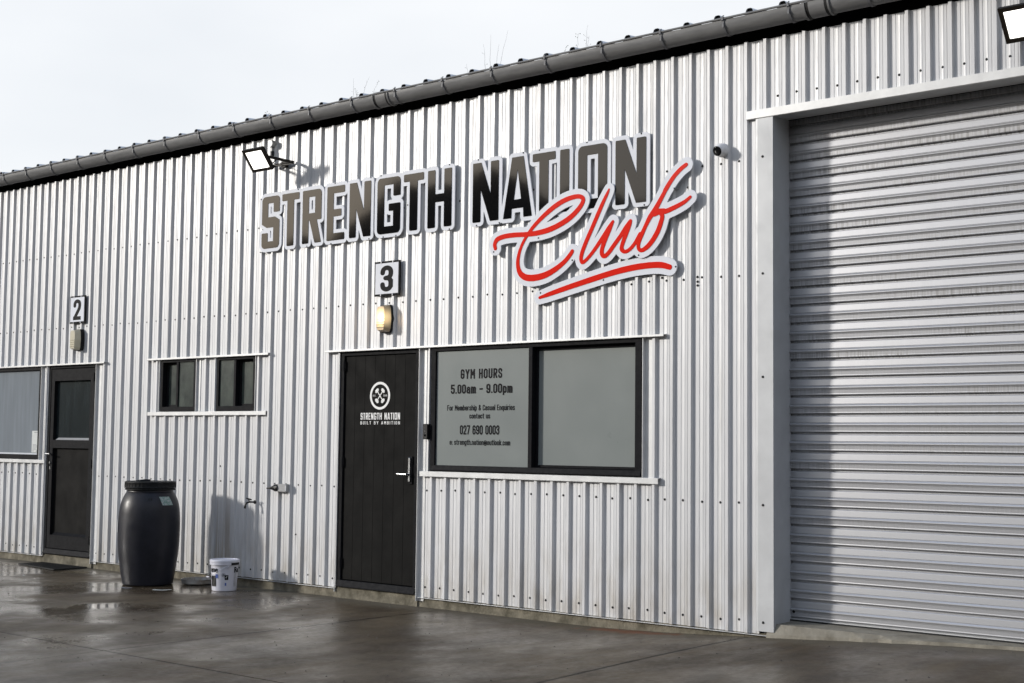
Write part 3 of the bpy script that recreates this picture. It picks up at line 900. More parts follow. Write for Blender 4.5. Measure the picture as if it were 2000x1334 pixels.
# profile of the trapezoid cladding
def profile():
    pts = []
    i = -50
    while gx(i) < BX1:
        x = gx(i)
        if x > BX0:
            # pan (screw at x) then rib: small swages, then left flank, crown, right flank
            pts += [(x - .058, 0.0), (x - .0245, 0), (x - .0215, .0026), (x - .0185, 0), (x - .004, -.0005), (x + .008, -.0018), (x + .014, -.0005),
                    (x + .0315, 0), (x + .0345, .0026), (x + .0375, 0), (x + .0455, 0), (x + .0530, -.0235), (x + .0765, -.0235), (x + .0865, 0)]
        i += 1
    return pts
PROF = profile()
PROF = [p for k, p in enumerate(PROF) if k == 0 or p[0] > PROF[k - 1][0] + 1e-5]
# a kicked-in rib at the foot of the wall, left of door 3
def clad_face(mb, xa, ya, xb, yb, z0, z1):
    mb.face([(xa, ya, z0), (xb, yb, z0), (xb, yb, z1), (xa, ya, z1)])
def islands(mb):
    """a sheet cut through by an opening is two sheets"""
    par = {}
    def find(a):
        while par.setdefault(a, a) != a: a = par[a]
        return a
    keys = []
    for f in mb.f:
        ks = [tuple(round(c, 4) for c in mb.v[i]) for i in f]; keys.append(ks[0])
        for k in ks[1:]: par[find(k)] = find(ks[0])
    # facets of different height meet along part of an edge: join them by x
    cols = {}
    for f in mb.f:
        for i in f:
            x, y, z = mb.v[i]; cols.setdefault(round(x, 4), set()).add(tuple(round(c, 4) for c in mb.v[i]))
    spans = {}
    for f in mb.f:
        zz = [mb.v[i][2] for i in f]; 
        for i in f: spans.setdefault(round(mb.v[i][0], 4), []).append((min(zz), max(zz), tuple(round(c, 4) for c in mb.v[f[0]])))
    for x, L in spans.items():
        for a in L:
            for b in L:
                if min(a[1], b[1]) - max(a[0], b[0]) > .01: par[find(a[2])] = find(b[2])
    out = {}
    for f, m_, k in zip(mb.f, mb.m, keys):
        o = out.setdefault(find(k), MB()); base = len(o.v)
        o.v += [mb.v[i] for i in f]; o.f.append(tuple(range(base, base + len(f)))); o.m.append(m_)
    return out.values()
sheet_edges = [gx(i) + .0650 for i in range(-50, 120, 5)]
sheet_edges = [e for e in sheet_edges if BX0 < e < BX1]
sheet_edges = [BX0] + sheet_edges + [BX1]
ox = sorted({o[0] for o in OPEN} | {o[1] for o in OPEN})
for sa, sb in zip(sheet_edges[:-1], sheet_edges[1:]):
    mb = MB()
    joggle = random.uniform(-.0012, .0012)
    dz = random.uniform(-.004, .004)
    for (xa, ya), (xb, yb) in zip(PROF[:-1], PROF[1:]):
        if xb <= sa or xa >= sb: continue
        cuts = [max(xa, sa)] + [c for c in ox + [] if max(xa, sa) < c < min(xb, sb)] + [min(xb, sb)]
        for ca, cb in zip(cuts[:-1], cuts[1:]):
            if cb - ca < 1e-6: continue
            yA = ya + (yb - ya) * (ca - xa) / (xb - xa); yB = ya + (yb - ya) * (cb - xa) / (xb - xa)
            mid = (ca + cb) / 2
            zs = [(ZBOT + dz, ZTOP + dz)]
            for o in OPEN:
                if o[0] < mid < o[1]:
                    new = []
                    for q0, q1 in zs:
                        if o[2] > q0: new.append((q0, min(q1, o[2])))
                        if o[3] < q1: new.append((max(q0, o[3]), q1))
                    zs = [q for q in new if q[1] - q[0] > 1e-4]
            for q0, q1 in zs:
                clad_face(mb, ca, yA + joggle, cb, yB + joggle, q0, q1)
    for piece in islands(mb):
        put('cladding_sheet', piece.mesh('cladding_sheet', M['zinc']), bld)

# screws: too small and too many to be parts of their own
sc = MB()
def screw(x, z, y=0.0, r=.0080):
    sc.lathe([(r * 1.25, 0), (r * 1.2, .0022), (r * .8, .0025), (r * .75, .0065), (r * .5, .0075)], (x, y, z), n=7, axis=(0, -1, 0))
def in_open(x, z, m=.012):
    return any(o[0] - m < x < o[1] + m and o[2] - .05 < z < o[3] + .03 for o in OPEN)
i = -40
while gx(i) < BX1 - .1:
    x = gx(i)
    if x > BX0 + .1:
        for z in (.168, .991, 2.624, 3.452):
            xx = x + random.uniform(-.006, .006); zz = z + random.uniform(-.006, .006)
            if not in_open(xx, zz) and not (abs(xx - 10.03) < .06): screw(xx, zz)
        if 10.15 < x < 14.4: screw(x + random.uniform(-.005, .005), 3.892 + random.uniform(-.005, .005))
    i += 1
for z in (.17, .985, 1.885, 2.62, 3.46): screw(10.145, z, -.024)
for x, z in ((9.585, 2.60), (9.585, 2.572), (9.27, 2.65), (7.09, 3.09), (4.05, 1.14), (5.19, .53), (9.50, 3.31), (9.583, 2.635)): screw(x, z, -.001)
put('roofing_screws', sc.mesh('roofing_screws', M['screw']), bld, kind='stuff')

# kicked-in rib at the foot of the wall beside door 3
kb = MB()
xk = gx(35) + .055
kb.face([(xk - .012, -.0215, .10), (xk + .028, -.020, .10), (xk + .016, -.0225, .39), (xk + .006, -.021, .30)])
kb.face([(xk + .028, -.020, .10), (xk + .040, .001, .10), (xk + .030, -.001, .37), (xk + .016, -.0225, .39)])
put('dented_rib', kb.mesh('dented_rib', M['flash']), bld, label='bent bright rib at the foot of the cladding')

# structure behind the cladding
wb = MB()
wb.box(BX0, 10.19, .085, .22, -.02, 4.5); wb.box(14.3, BX1, .085, .22, -.02, 4.5); wb.box(10.19, 14.3, .085, .22, 3.905, 4.5)
wb.box(BX0, BX1, 10.9, 11.0, -.02, 4.5); wb.box(BX0, BX0 + .1, .22, 10.9, -.02, 4.5); wb.box(BX1 - .1, BX1, .22, 10.9, -.02, 4.5)
put('wall', wb.mesh('wall', M['recess_shade']), bld)
fb = MB()
fb.box(BX0, BX1, .012, .084, ZTOP + .004, 4.47)
fb.box(BX0, BX1, -.035, .011, 4.405, 4.47)
put('fascia', fb.mesh('fascia', M['recess_shade']), bld)  # its black colour carries the shade under the gutter
# plinth
pb = MB()
for xa, xb in ((BX0, .945), (1.895, 5.755), (6.775, 10.17)):
    nx = int((xb - xa) / .06)
    xs = np.linspace(xa, xb, nx + 1)
    jit = [random.uniform(-.004, .004) for _ in xs]
    for k in range(nx):
        a, b = xs[k], xs[k + 1]
        pb.face([(a, .004 + jit[k], -.03), (b, .004 + jit[k + 1], -.03), (b, .006, .09), (a, .006, .09)])
    pb.box(xa, xb, .02, .08, -.03, .0905)
for xa, xb in ((.946, 1.894), (5.756, 6.774)):
    nx = int((xb - xa) / .06); xs = np.linspace(xa, xb, nx + 1)
    jit = [random.uniform(-.005, .005) for _ in xs]
    for k in range(nx):
        a, b = xs[k], xs[k + 1]
        pb.face([(a, -.012 + jit[k], -.03), (b, -.012 + jit[k + 1], -.03), (b, -.008, .100), (a, -.008, .100)])
    pb.face([(xa, -.008, .100), (xb, -.008, .100), (xb, .08, .102), (xa, .08, .102)])
    for xe in (xa, xb):
        pb.face([(xe, -.012, -.03), (xe, -.008, .1), (xe, .08, .102), (xe, .08, -.03)])
put('concrete_plinth', pb.mesh('concrete_plinth', M['plinth']), bld)
# threshold of the roller door
tb = MB()
nx = 40; xs = np.linspace(10.17, 14.35, nx + 1)
e = [random.uniform(-.012, .012) for _ in xs]
for k in range(nx):
    a, b = xs[k], xs[k + 1]
    za = .168; 
    tb.face([(a, .40, .170), (a, .01, .163), (b, .01, .163), (b, .40, .170)])
    tb.face([(a, .01, .163), (a, -.030 + e[k], .022 + ground_z(a, 0)), (b, -.030 + e[k + 1], .022 + ground_z(b, 0)), (b, .01, .163)])
    tb.face([(a, -.030 + e[k], .022 + ground_z(a, 0)), (a, -.045 + e[k], -.02), (b, -.045 + e[k + 1], -.02), (b, -.030 + e[k + 1], .022 + ground_z(b, 0))])
tb.face([(10.17, .30, .170), (10.17, .01, .163), (10.17, -.030 + e[0], .022 + ground_z(10.17, 0)), (10.17, -.045 + e[0], -.02), (10.17, .30, -.02)])
put('threshold', tb.mesh('threshold', M['pad']), bld)
# bottom closure strip under the sheets
cb = MB()
for xa, xb in ((BX0, .94), (1.90, 5.75), (6.79, 10.225)):
    cb.box(xa, xb, -.0245, .0, ZBOT - .010, ZBOT - .0065)
put('base_flashing', cb.mesh('base_flashing', M['flash']), bld)

# ---- gutter
GPROF = [(-.040, 4.474), (-.042, 4.425), (-.058, 4.390), (-.085, 4.368), (-.118, 4.361), (-.148, 4.370), (-.172, 4.392), (-.187, 4.424), (-.191, 4.455)]
def spl(pts, n=4):
    A = np.array(pts); out = []
    for i in range(len(A) - 1):
        p0, p1, p2, p3 = A[max(i - 1, 0)], A[i], A[i + 1], A[min(i + 2, len(A) - 1)]
        for t in np.linspace(0, 1, n, endpoint=False):
            out.append(tuple(.5 * ((2 * p1) + (-p0 + p2) * t + (2 * p0 - 5 * p1 + 4 * p2 - p3) * t * t + (-p0 + 3 * p1 - 3 * p2 + p3) * t ** 3)))
    out.append(tuple(A[-1])); return out
GS = spl(GPROF, 3)
def offs(line, d):
    out = []
    for k, (y, z) in enumerate(line):
        a = line[max(k - 1, 0)]; b = line[min(k + 1, len(line) - 1)]
        ty, tz = b[0] - a[0], b[1] - a[1]; L = math.hypot(ty, tz)
        out.append((y + tz / L * d, z - ty / L * d))
    return out
gcen = (-.115, 4.45)
test = offs(GS, .002)
SG = 1 if math.hypot(test[10][0] - gcen[0], test[10][1] - gcen[1]) > math.hypot(GS[10][0] - gcen[0], GS[10][1] - gcen[1]) else -1
gb = MB()
inner = offs(GS, -SG * .003)
gb.prism(GS + inner[::-1], BX0, BX1, 'x')
gb.tube([(BX0, -.1935, 4.4655), (BX1, -.1935, 4.4655)], .0085, 10)
gut = put('gutter', gb.mesh('gutter', M['gutter'], smooth=True), bld)
bb = MB()
o1 = offs(GS, SG * .0015); o2 = offs(GS, SG * .0065)
bb.prism(o1 + o2[::-1], -.010, .010, 'x')
bb.prism([(-.183, 4.455), (-.183, 4.478), (-.206, 4.478), (-.206, 4.450), (-.196, 4.445), (-.196, 4.4)], -.0075, .0075, 'x')
bb.tube([(0, -.199, 4.474), (0, -.192, 4.487), (0, -.180, 4.49)], .0035, 6)
bme = bb.mesh('gutter_bracket', M['bracket'], smooth=True)
BRK = [.113, .6, 1.12, 1.65, 2.17, 2.69, 3.24, 3.81, 4.36, 4.91, 5.46, 6.03, 6.58, 7.15, 7.70, 8.27, 8.83, 9.38, 9.92, 10.45, 11.04]
BRK = [.113 - .53 * k for k in range(1, 15)] + BRK + [11.04 + .55 * k for k in range(1, 14)]
for x in BRK:
    put('gutter_bracket', bme, gut, loc=(x, 0, 0))
jb = MB()
j1 = offs(GS, SG * .0012); j2 = offs(GS, SG * .0048)
jb.prism(j1 + j2[::-1], -.06, .06, 'x')
jb.tube([(-.06, -.1935, 4.4655), (.06, -.1935, 4.4655)], .0115, 10)
j3 = offs(GS, SG * .010)
jb.prism(j1 + j3[::-1], -.105, -.085, 'x'); jb.prism(j1 + j3[::-1], .085, .098, 'x'); jb.prism(j1 + j2[::-1], -.085, -.06, 'x', 1); jb.prism(j1 + j2[::-1], .06, .085, 'x', 1)
jme = jb.mesh('gutter_joint', [M['gutter'], M['rubber']], smooth=True)
for x in (6.395, 10.66, 2.1 - 4.0):
    put('gutter_joint', jme, gut, loc=(x, 0, 0))

# ---- roof
rb = MB()
SL = math.tan(math.radians(5))
rb.face([(BX0, -.10, 4.482), (BX1, -.10, 4.482), (BX1, 11.1, 4.482 + 11.2 * SL), (BX0, 11.1, 4.482 + 11.2 * SL)])
rb.face([(BX0, -.10, 4.476), (BX1, -.10, 4.476), (BX1, 11.1, 4.476 + 11.2 * SL), (BX0, 11.1, 4.476 + 11.2 * SL)])
rb.face([(BX0, -.10, 4.476), (BX1, -.10, 4.476), (BX1, -.10, 4.482), (BX0, -.10, 4.482)])
for xe in (BX0, BX1):
    rb.face([(xe, .0, 4.3), (xe, 11.0, 4.3), (xe, 11.1, 4.476 + 11.2 * SL), (xe, 0, 4.48)])
rf = put('roof', rb.mesh('roof', M['roof']), bld)
ry = MB()
tr = [(-.034, .0), (-.024, .028), (-.013, .036), (.013, .036), (.024, .028), (.034, 0)]
def RP(x, z, y):
    return (x, y, 4.4825 + z + (y + .10) * SL)
for (xa, za), (xb, zb) in zip(tr[:-1], tr[1:]):
    ry.face([RP(xa, za, -.15), RP(xb, zb, -.15), RP(xb, zb, 11.1), RP(xa, za, 11.1)])
inn = [(x * .9, max(0, z - .003)) for x, z in tr]
ry.face([RP(x, z, -.138) for x, z in inn][::-1], 1)  # black face paints the dark inside the hollow rib
ry.face([RP(-.06, .001, -.15), RP(-.034, 0, -.15), RP(-.034, 0, -.10), RP(-.06, .001, -.10)])
ry.face([RP(.034, 0, -.15), RP(.12, .001, -.15), RP(.12, .001, -.10), RP(.034, 0, -.10)])
rme = ry.mesh('roof_rib', [M['roof'], M['recess_shade']])
x = 4.245 - .2667 * 45
while x < BX1 - .1:
    if x > BX0 + .1:
        put('roof_rib', rme, rf, loc=(x, 0, random.uniform(-.003, .003)))
    x += .2667

# ---- flashings
def flashing(name, x0, x1, z0, z1, yf, end=True, drop=0.0):
    """pressed metal strip: sloping top, face, small drip"""
    b = MB()
    b.prism([(.004, z1 + .004), (yf, z1), (yf, z0), (yf + .003, z0 - .003), (yf + .006, z0), (yf + .004, z0 + .004), (yf + .004, z1 - .004), (.004, z1 - .002)], x0, x1, 'x')
    return put(name, b.mesh(name, M['flash']), bld)
flashing('head_flashing', -1.4, 2.065, 2.207, 2.222, -.048)
flashing('head_flashing', 2.845, 4.785, 2.213, 2.230, -.048)
flashing('head_flashing', 5.590, 9.315, 2.207, 2.222, -.048)
flashing('sill_flashing', -1.4, .943, 1.112, 1.148, -.034)
flashing('sill_flashing', 2.862, 4.755, 1.640, 1.676, -.034)
flashing('sill_flashing', 6.805, 9.262, 1.108, 1.150, -.036)
def fin(x, z0, z1, y=-.034, w=.0035, flange=.04):
    b = MB()
    b.box(x - w / 2, x + w / 2, y, .03, z0, z1)
    if flange: b.box(x + w / 2, x + flange, -.0035, -.001, z0, z1)
    put('jamb_flashing', b.mesh('jamb_flashing', M['flash']), bld)
fin(.935, ZBOT, 2.205, -.036, .008, 0)
fin(1.893, .05, 2.205, -.030, .004, .075)
fin(.812, 1.15, 2.205, -.032, .004, .055)
fin(3.044, 1.68, 2.21, -.030, .005, 0)
fin(3.652, 1.68, 2.21, -.024, .004, .05)
fin(3.962, 1.68, 2.21, -.030, .005, 0)
fin(4.584, 1.68, 2.21, -.030, .004, .03)
fin(5.752, .05, 2.205, -.026, .005, 0)
fin(6.778, .05, 2.205, -.034, .004, .065)
fin(6.893, 1.15, 2.205, -.030, .010, 0)
fin(9.119, 1.15, 2.205, -.034, .004, .075)

# ---- generic rectangular frame with mitred look
def frame(name, x0, x1, z0, z1, yf, yb, wl, wr=None, wt_=None, wbt=None, mt=None, parent=None, label=None):
    wr = wl if wr is None else wr; wt_ = wl if wt_ is None else wt_; wbt = wl if wbt is None else wbt
    b = MB()
    O = [(x0, z0), (x1, z0), (x1, z1), (x0, z1)]
    I = [(x0 + wl, z0 + wbt), (x1 - wr, z0 + wbt), (x1 - wr, z1 - wt_), (x0 + wl, z1 - wt_)]
    c = .002
    O2 = [(x0 + c, z0 + c), (x1 - c, z0 + c), (x1 - c, z1 - c), (x0 + c, z1 - c)]
    I2 = [(I[0][0] - c, I[0][1] - c), (I[1][0] + c, I[1][1] - c), (I[2][0] + c, I[2][1] + c), (I[3][0] - c, I[3][1] + c)]
    P = lambda q, y: (q[0], y, q[1])
    for k in range(4):
        n = (k + 1) % 4
        b.face([P(O2[k], yf), P(O2[n], yf), P(I2[n], yf), P(I2[k], yf)])
        b.face([P(O[k], yf + c), P(O[n], yf + c), P(O2[n], yf), P(O2[k], yf)])
        b.face([P(I2[k], yf), P(I2[n], yf), P(I[n], yf + c), P(I[k], yf + c)])
        b.face([P(O[k], yb), P(O[n], yb), P(O[n], yf + c), P(O[k], yf + c)])
        b.face([P(I[k], yf + c), P(I[n], yf + c), P(I[n], yb), P(I[k], yb)])
        b.face([P(O[k], yb), P(I[k], yb), P(I[n], yb), P(O[n], yb)])
    return put(name, b.mesh(name, mt or M['black_frame']), parent or bld, label=label)
def panel(name, x0, x1, z0, z1, yf, yb, mt, parent, label=None, bev=0.0):
    b = MB(); b.box(x0, x1, yf, yb, z0, z1, bev=bev)
    return put(name, b.mesh(name, mt), parent, label=label)

# ---- door 3 (black, boarded)
d3 = frame('door', 5.768, 6.762, .103, 2.203, -.012, .075, .046, .044, .036, .055, label='black boarded door with the gym logo')
b = MB(); b.prism([(-.012, .105), (-.034, .10), (-.034, .108), (-.012, .155)], 5.775, 6.755, 'x')
put('door_sill', b.mesh('door_sill', M['black_frame']), d3)
X0, X1 = 5.822, 6.712
npl = 7; w = (X1 - X0) / npl
PX = [5.822, 5.947, 6.073, 6.200, 6.326, 6.452, 6.577, 6.712]
for a, c in zip(PX[:-1], PX[1:]):
    panel('door_plank', a + .0007, c - .0007, .165, 2.160, .004, .05, M['door_black'], d3, bev=.0009)
panel('door_core', X0, X1, .166, 2.159, .0075, .047, M['rubber'], d3)
for z in (2.075, 1.21, .31):
    b = MB(); b.tube([(5.812, -.012, z - .045), (5.812, -.012, z + .045)], .009, 10); b.box(5.800, 5.826, -.0135, .01, z - .04, z + .04)
    put('hinge', b.mesh('hinge', M['black_frame'], smooth=True), d3)
b = MB()
b.box(6.640, 6.690, -.008, .004, 1.035, 1.275, bev=.002)
hp = put('handle_plate', b.mesh('handle_plate', M['black_frame']), d3)
b = MB()
b.box(6.650, 6.674, -.020, -.008, 1.055, 1.262, bev=.003)
b.tube([(6.662, -.02, 1.118), (6.662, -.055, 1.118)], .010, 12)
b.tube([(6.668, -.055, 1.118), (6.60, -.056, 1.119), (6.545, -.052, 1.121)], [.009, .008, .0065], 10)
put('lever_handle', b.mesh('lever_handle', M['steel'], smooth=True), d3)
b = MB(); b.box(6.716, 6.726, -.0145, .0, 1.13, 1.20)
put('strike_plate', b.mesh('strike_plate', M['black_frame']), d3)
# logo on door
YL = .0030
def ring_mesh(name, cx, cz, ro, ri, y, mt, n=64, sx=1.0):
    b = MB()
    for k in range(n):
        a0, a1 = 2 * math.pi * k / n, 2 * math.pi * (k + 1) / n
        p = [(cx + sx * r * math.cos(a), y, cz + r * math.sin(a)) for r, a in ((ri, a0), (ro, a0), (ro, a1), (ri, a1))]
        q = [(u, y + .0006, v) for u, _, v in p]
        b.face(p); b.face([p[1], q[1], q[2], p[2]]); b.face([p[0], p[3], q[3], q[0]])
    return b.mesh(name, mt)
LX, LZ = 6.266, 1.803
put('logo_ring', ring_mesh('logo_ring', LX, LZ, .123, .101, YL, M['white_ink'], sx=1.03), d3)
b = MB()
def rot_box(b, cx, cz, hl, hw, ang, off, y, th=.0006):
    ca, sa = math.cos(ang), math.sin(ang)
    pts = []
    for u, v in ((off - hl, -hw), (off + hl, -hw), (off + hl, hw), (off - hl, hw)):
        pts.append((cx + u * ca - v * sa, y, cz + u * sa + v * ca))
    q = [(p[0], y + th, p[2]) for p in pts]
    b.face(pts)
    for k in range(4):
        n = (k + 1) % 4
        b.face([pts[k], q[k], q[n], pts[n]])
for n_, ang in enumerate((math.radians(50), math.radians(130))):
    yy = YL - .0007 * n_
    rot_box(b, LX, LZ, .046, .0042, ang, 0, yy)
    for sgn in (-1, 1):
        rot_box(b, LX, LZ, .0034, .018, ang, sgn * .0475, yy - .0002)
        rot_box(b, LX, LZ, .0034, .025, ang, sgn * .0550, yy - .0002)
        rot_box(b, LX, LZ, .0034, .025, ang, sgn * .0625, yy - .0002)
        rot_box(b, LX, LZ, .0034, .018, ang, sgn * .0700, yy - .0002)
put('logo_barbells', b.mesh('logo_barbells', M['white_ink']), d3)
for me in ctext_mesh('lettering', 'EST.', LX - .090, LX - .050, LZ - .007, LZ + .009, YL, M['white_ink'], .05, .16): put('lettering', me, d3)
for me in ctext_mesh('lettering', '2015', LX + .044, LX + .092, LZ - .007, LZ + .009, YL, M['white_ink'], .05, .16): put('lettering', me, d3)
for me in ctext_mesh('lettering', 'BUILT BY AMBITION', 6.024, 6.520, 1.549, 1.578, YL, M['white_ink'], .062, .30): put('lettering', me, d3)
def word_small(s_, x0, x1, z0, z1):
    Wd = {'S': .245, 'T': .24, 'R': .26, 'E': .235, 'N': .28, 'G': .29, 'H': .28, 'A': .30, 'I': .092, 'O': .285, ' ': .16}
    gap = .075
    tot = sum(Wd[c] for c in s_) + gap * (len(s_) - 1)
    k = (x1 - x0) / tot; h = z1 - z0; kv = h / .5
    xs, zs, Pg = grid(x0 - .01, x1 + .01, z0 - .008, z1 + .008, .0016)
    d = np.full(Pg.shape[:2], 1e9); x = x0
    for c in s_:
        if c != ' ':
            d = np.minimum(d, glyph_sdf(Pg, c, x, Wd[c] * k, z0, h, .088 * k, .066 * kv, .001))
        x += (Wd[c] + gap) * k
    return [rdp(l, .0005) for l in contours(xs, zs, d)]
lw = word_small('STRENGTH NATION', 6.024, 6.520, 1.592, 1.652)
put('lettering', outline_mesh('lettering', lw, YL + .0006, YL, M['white_ink']), d3)

# ---- window 3 (frosted, with gym hours)
w3 = frame('window', 6.912, 9.103, 1.155, 2.203, -.022, .08, .052, .062, .032, .050, label='wide black framed window with frosted panes')
panel('mullion', 7.994, 8.030, 1.203, 2.172, -.0215, .06, M['black_frame'], w3)
b = MB(); b.prism([(-.022, 1.158), (-.034, 1.163), (-.034, 1.166), (-.022, 1.200)], 6.918, 9.097, 'x')
put('sill', b.mesh('sill', M['black_frame']), w3)
panel('frosted_pane', 6.967, 7.990, 1.204, 2.168, -.006, .012, M['frost'], w3)
sash = frame('sash', 8.031, 9.042, 1.2065, 2.1705, .028, .055, .022, .016, .026, .020, parent=w3)
panel('frosted_pane', 8.052, 9.027, 1.225, 2.145, .040, .052, M['frost'], w3)
def wtext(s_, xa, xb, za, zb, t, gap=.10):
    for me in ctext_mesh('lettering', s_, xa, xb, za, zb, -.0075, M['ink'], t, gap): put('lettering', me, w3)
wtext('GYM HOURS', 7.240, 7.700, 1.930, 2.012, .086, .13)
wtext('5.00am \u2013 9.00pm', 7.130, 7.813, 1.790, 1.885, .088, .09)
wtext('For Membership & Casual Enquiries', 7.092, 7.840, 1.655, 1.712, .068, .085)
wtext('contact us', 7.345, 7.575, 1.598, 1.640, .070, .085)
wtext('027 690 0003', 7.240, 7.677, 1.465, 1.543, .082, .08)
wtext('e: strength.nation@outlook.com', 7.125, 7.795, 1.368, 1.424, .066, .08)

# ---- pair of small windows
def small_window(x0, x1, left_open, lbl):
    w_ = frame('window', x0, x1, 1.683, 2.212, -.020, .08, .036, .036, .030, .045, label=lbl)
    xm = x0 + (x1 - x0) * .47
    panel('mullion', xm - .014, xm + .016, 1.727, 2.183, -.017, .05, M['black_frame'], w_)
    a0, a1, b0, b1 = x0 + .037, xm - .014, xm + .016, x1 - .037
    if left_open:
        s_ = frame('sash', a0, a1, 1.728, 2.182, .030, .055, .028, .014, .022, .022, parent=w_)
        panel('pane', a0 + .026, a1 - .012, 1.748, 2.162, .040, .050, M['glass_green'], w_)
        panel('pane', b0, b1, 1.7275, 2.1825, -.004, .006, M['glass_green'], w_)
    else:
        s_ = frame('sash', b0, b1, 1.728, 2.182, .030, .055, .028, .014, .022, .022, parent=w_)
        panel('pane', b0 + .026, b1 - .012, 1.748, 2.162, .040, .050, M['glass_green'], w_)
        panel('pane', a0, a1, 1.7275, 2.1825, -.004, .006, M['glass_green'], w_)
small_window(3.057, 3.643, True, 'left small black sliding window')
small_window(3.977, 4.573, False, 'right small black sliding window')

# ---- door 2 (half glazed)
d2 = frame('door', .960, 1.882, .113, 2.203, -.012, .075, .030, .036, .030, .055, label='black half glazed door')
leaf = MB()
LX0, LX1, LZ0, LZ1 = .995, 1.842, .175, 2.165
gx0, gx1 = 1.055, 1.765
leaf.box(LX0, gx0, -.006, .04, LZ0, LZ1); leaf.box(gx1, LX1, -.006, .04, LZ0, LZ1)
leaf.box(gx0, gx1, -.0055, .04, 2.035, LZ1); leaf.box(gx0, gx1, -.0055, .04, 1.285, 1.375); leaf.box(gx0, gx1, -.0055, .04, LZ0, .32)
put('door_leaf', leaf.mesh('door_leaf', M['black_frame']), d2)
panel('glass_pane', gx0, gx1, 1.375, 2.035, .034, .045, M['glass_dark'], d2)
b = MB(); b.prism([(.0338, 1.375), (-.004, 1.3755), (.0338, 1.400)], gx0 + .05, gx1 - .002, 'x')
put('glazing_bead', b.mesh('glazing_bead', M['plastic_grey']), d2)
panel('door_panel', gx0, gx1, .32, 1.285, .030, .042, M['door_black'], d2)
b = MB(); b.prism([(.0298, .321), (-.004, .3215), (.0298, .350)], gx0 + .04, gx1 - .002, 'x')
put('glazing_bead', b.mesh('glazing_bead', M['black_frame']), d2)
b = MB(); b.prism([(-.012, .115), (-.034, .112), (-.034, .120), (-.012, .165)], .966, 1.876, 'x')
put('door_sill', b.mesh('door_sill', M['black_frame']), d2)
b = MB()
b.tube([(1.02, -.006, 1.22), (1.02, -.05, 1.22)], .008, 8); b.tube([(.985, -.05, 1.22), (1.065, -.05, 1.218)], .0075, 8)
put('lever_handle', b.mesh('lever_handle', M['steel'], smooth=True), d2)
b = MB(); b.lathe([(.013, 0), (.012, .012)], (1.022, -.006, 1.12), 12, axis=(0, -1, 0)); b.box(1.012, 1.03, -.012, -.006, 1.045, 1.075)
put('lock', b.mesh('lock', M['steel'], smooth=True), d2)
for z in (2.06, 1.12, .30):
    b = MB(); b.tube([(1.850, -.016, z - .05), (1.850, -.016, z + .05)], .009, 8)
    put('hinge', b.mesh('hinge', M['black_frame'], smooth=True), d2)

# ---- window 2
w2 = frame('window', -1.295, .802, 1.155, 2.200, -.018, .08, .05, .050, .034, .050, label='wide window with pale curtain beside the half glazed door')
panel('pane', -1.25, .753, 1.204, 2.168, .010, .03, M['frost_blue'], w2)
b = MB(); b.prism([(.0098, 1.204), (-.008, 1.2045), (.0098, 1.222)], -1.24, .750, 'x')
put('glazing_bead', b.mesh('glazing_bead', M['flash']), w2)

# ---- roller door
RX0, RX1, RY = 10.10, 14.42, .250
rd = MB(); rd.box(RX0, RX1, RY + .03, RY + .05, .16, 3.90)
roll = put('roller_door', rd.mesh('roller_door', M['recess_shade']), bld, label='ribbed zinc roller door')
NS, RZ0, PIT = 28, .1795, .1305
sp = [(.021, PIT), (.004, PIT - .002), (.001, PIT - .006), (.0005, PIT - .010), (-.0032, PIT - .046), (.0004, PIT - .0475), (.0004, PIT - .0492), (-.0032, PIT - .0507),
      (-.0105, PIT - .0600), (-.0110, PIT - .0640), (-.0040, PIT - .0740), (-.0030, PIT - .0785), (.0006, PIT - .0800), (.0006, PIT - .0818), (-.0030, PIT - .0833),
      (-.0024, PIT - .104), (-.0036, PIT - .1095), (-.0020, PIT - .1135), (.0210, PIT - .1145), (.0210, 0.0)]
sb_ = MB()
line = [(RY + y, z) for y, z in sp if z >= 0]
sb_.sheet(line, RX0, RX1)
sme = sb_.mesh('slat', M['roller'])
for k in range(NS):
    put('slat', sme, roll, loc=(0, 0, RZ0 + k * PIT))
b = MB(); b.box(RX0, RX1, RY - .006, RY + .02, .1775, RZ0 + .004); put('bottom_rail', b.mesh('bottom_rail', M['flash']), roll)
b = MB(); b.box(RX0, RX1, RY - .012, RY + .015, .166, .1772); put('rubber_seal', b.mesh('rubber_seal', M['rubber']), roll)
b = MB(); b.lathe([(.011, 0), (.010, .004)], (10.235, RY - .004, .232), 12, axis=(0, -1, 0)); put('bolt', b.mesh('bolt', M['rubber']), roll)
# jamb return and face strip
b = MB()
b.prism([(10.085, .0), (10.088, -.021), (10.104, -.0235), (10.228, -.0235), (10.228, .200), (10.224, .200), (10.2235, -.0195), (10.108, -.0195), (10.09, 0)], .108, 3.772, 'z')
put('door_jamb', b.mesh('door_jamb', M['jamb']), bld)
b = MB(); b.box(10.205, 10.209, .12, .26, .165, 3.80)
put('guide_track', b.mesh('guide_track', M['jamb']), bld)
b = MB(); b.prism([(14.33, -.0235), (14.45, -.0235), (14.45, .0), (14.334, 0), (14.334, .2), (14.33, .2)], .108, 3.74, 'z')
put('door_jamb', b.mesh('door_jamb', M['jamb']), bld)
b = MB()
b.prism([(.003, 3.806), (-.030, 3.802), (-.030, 3.744), (-.026, 3.740), (.20, 3.752), (.20, 3.756), (-.024, 3.748), (-.026, 3.798), (.003, 3.800)], 10.015, 14.55, 'x')
put('head_flashing', b.mesh('head_flashing', M['flash']), bld)
b = MB(); b.box(10.10, 14.42, .1, .245, 3.757, 3.90); put('door_header', b.mesh('door_header', M['recess_shade']), bld)

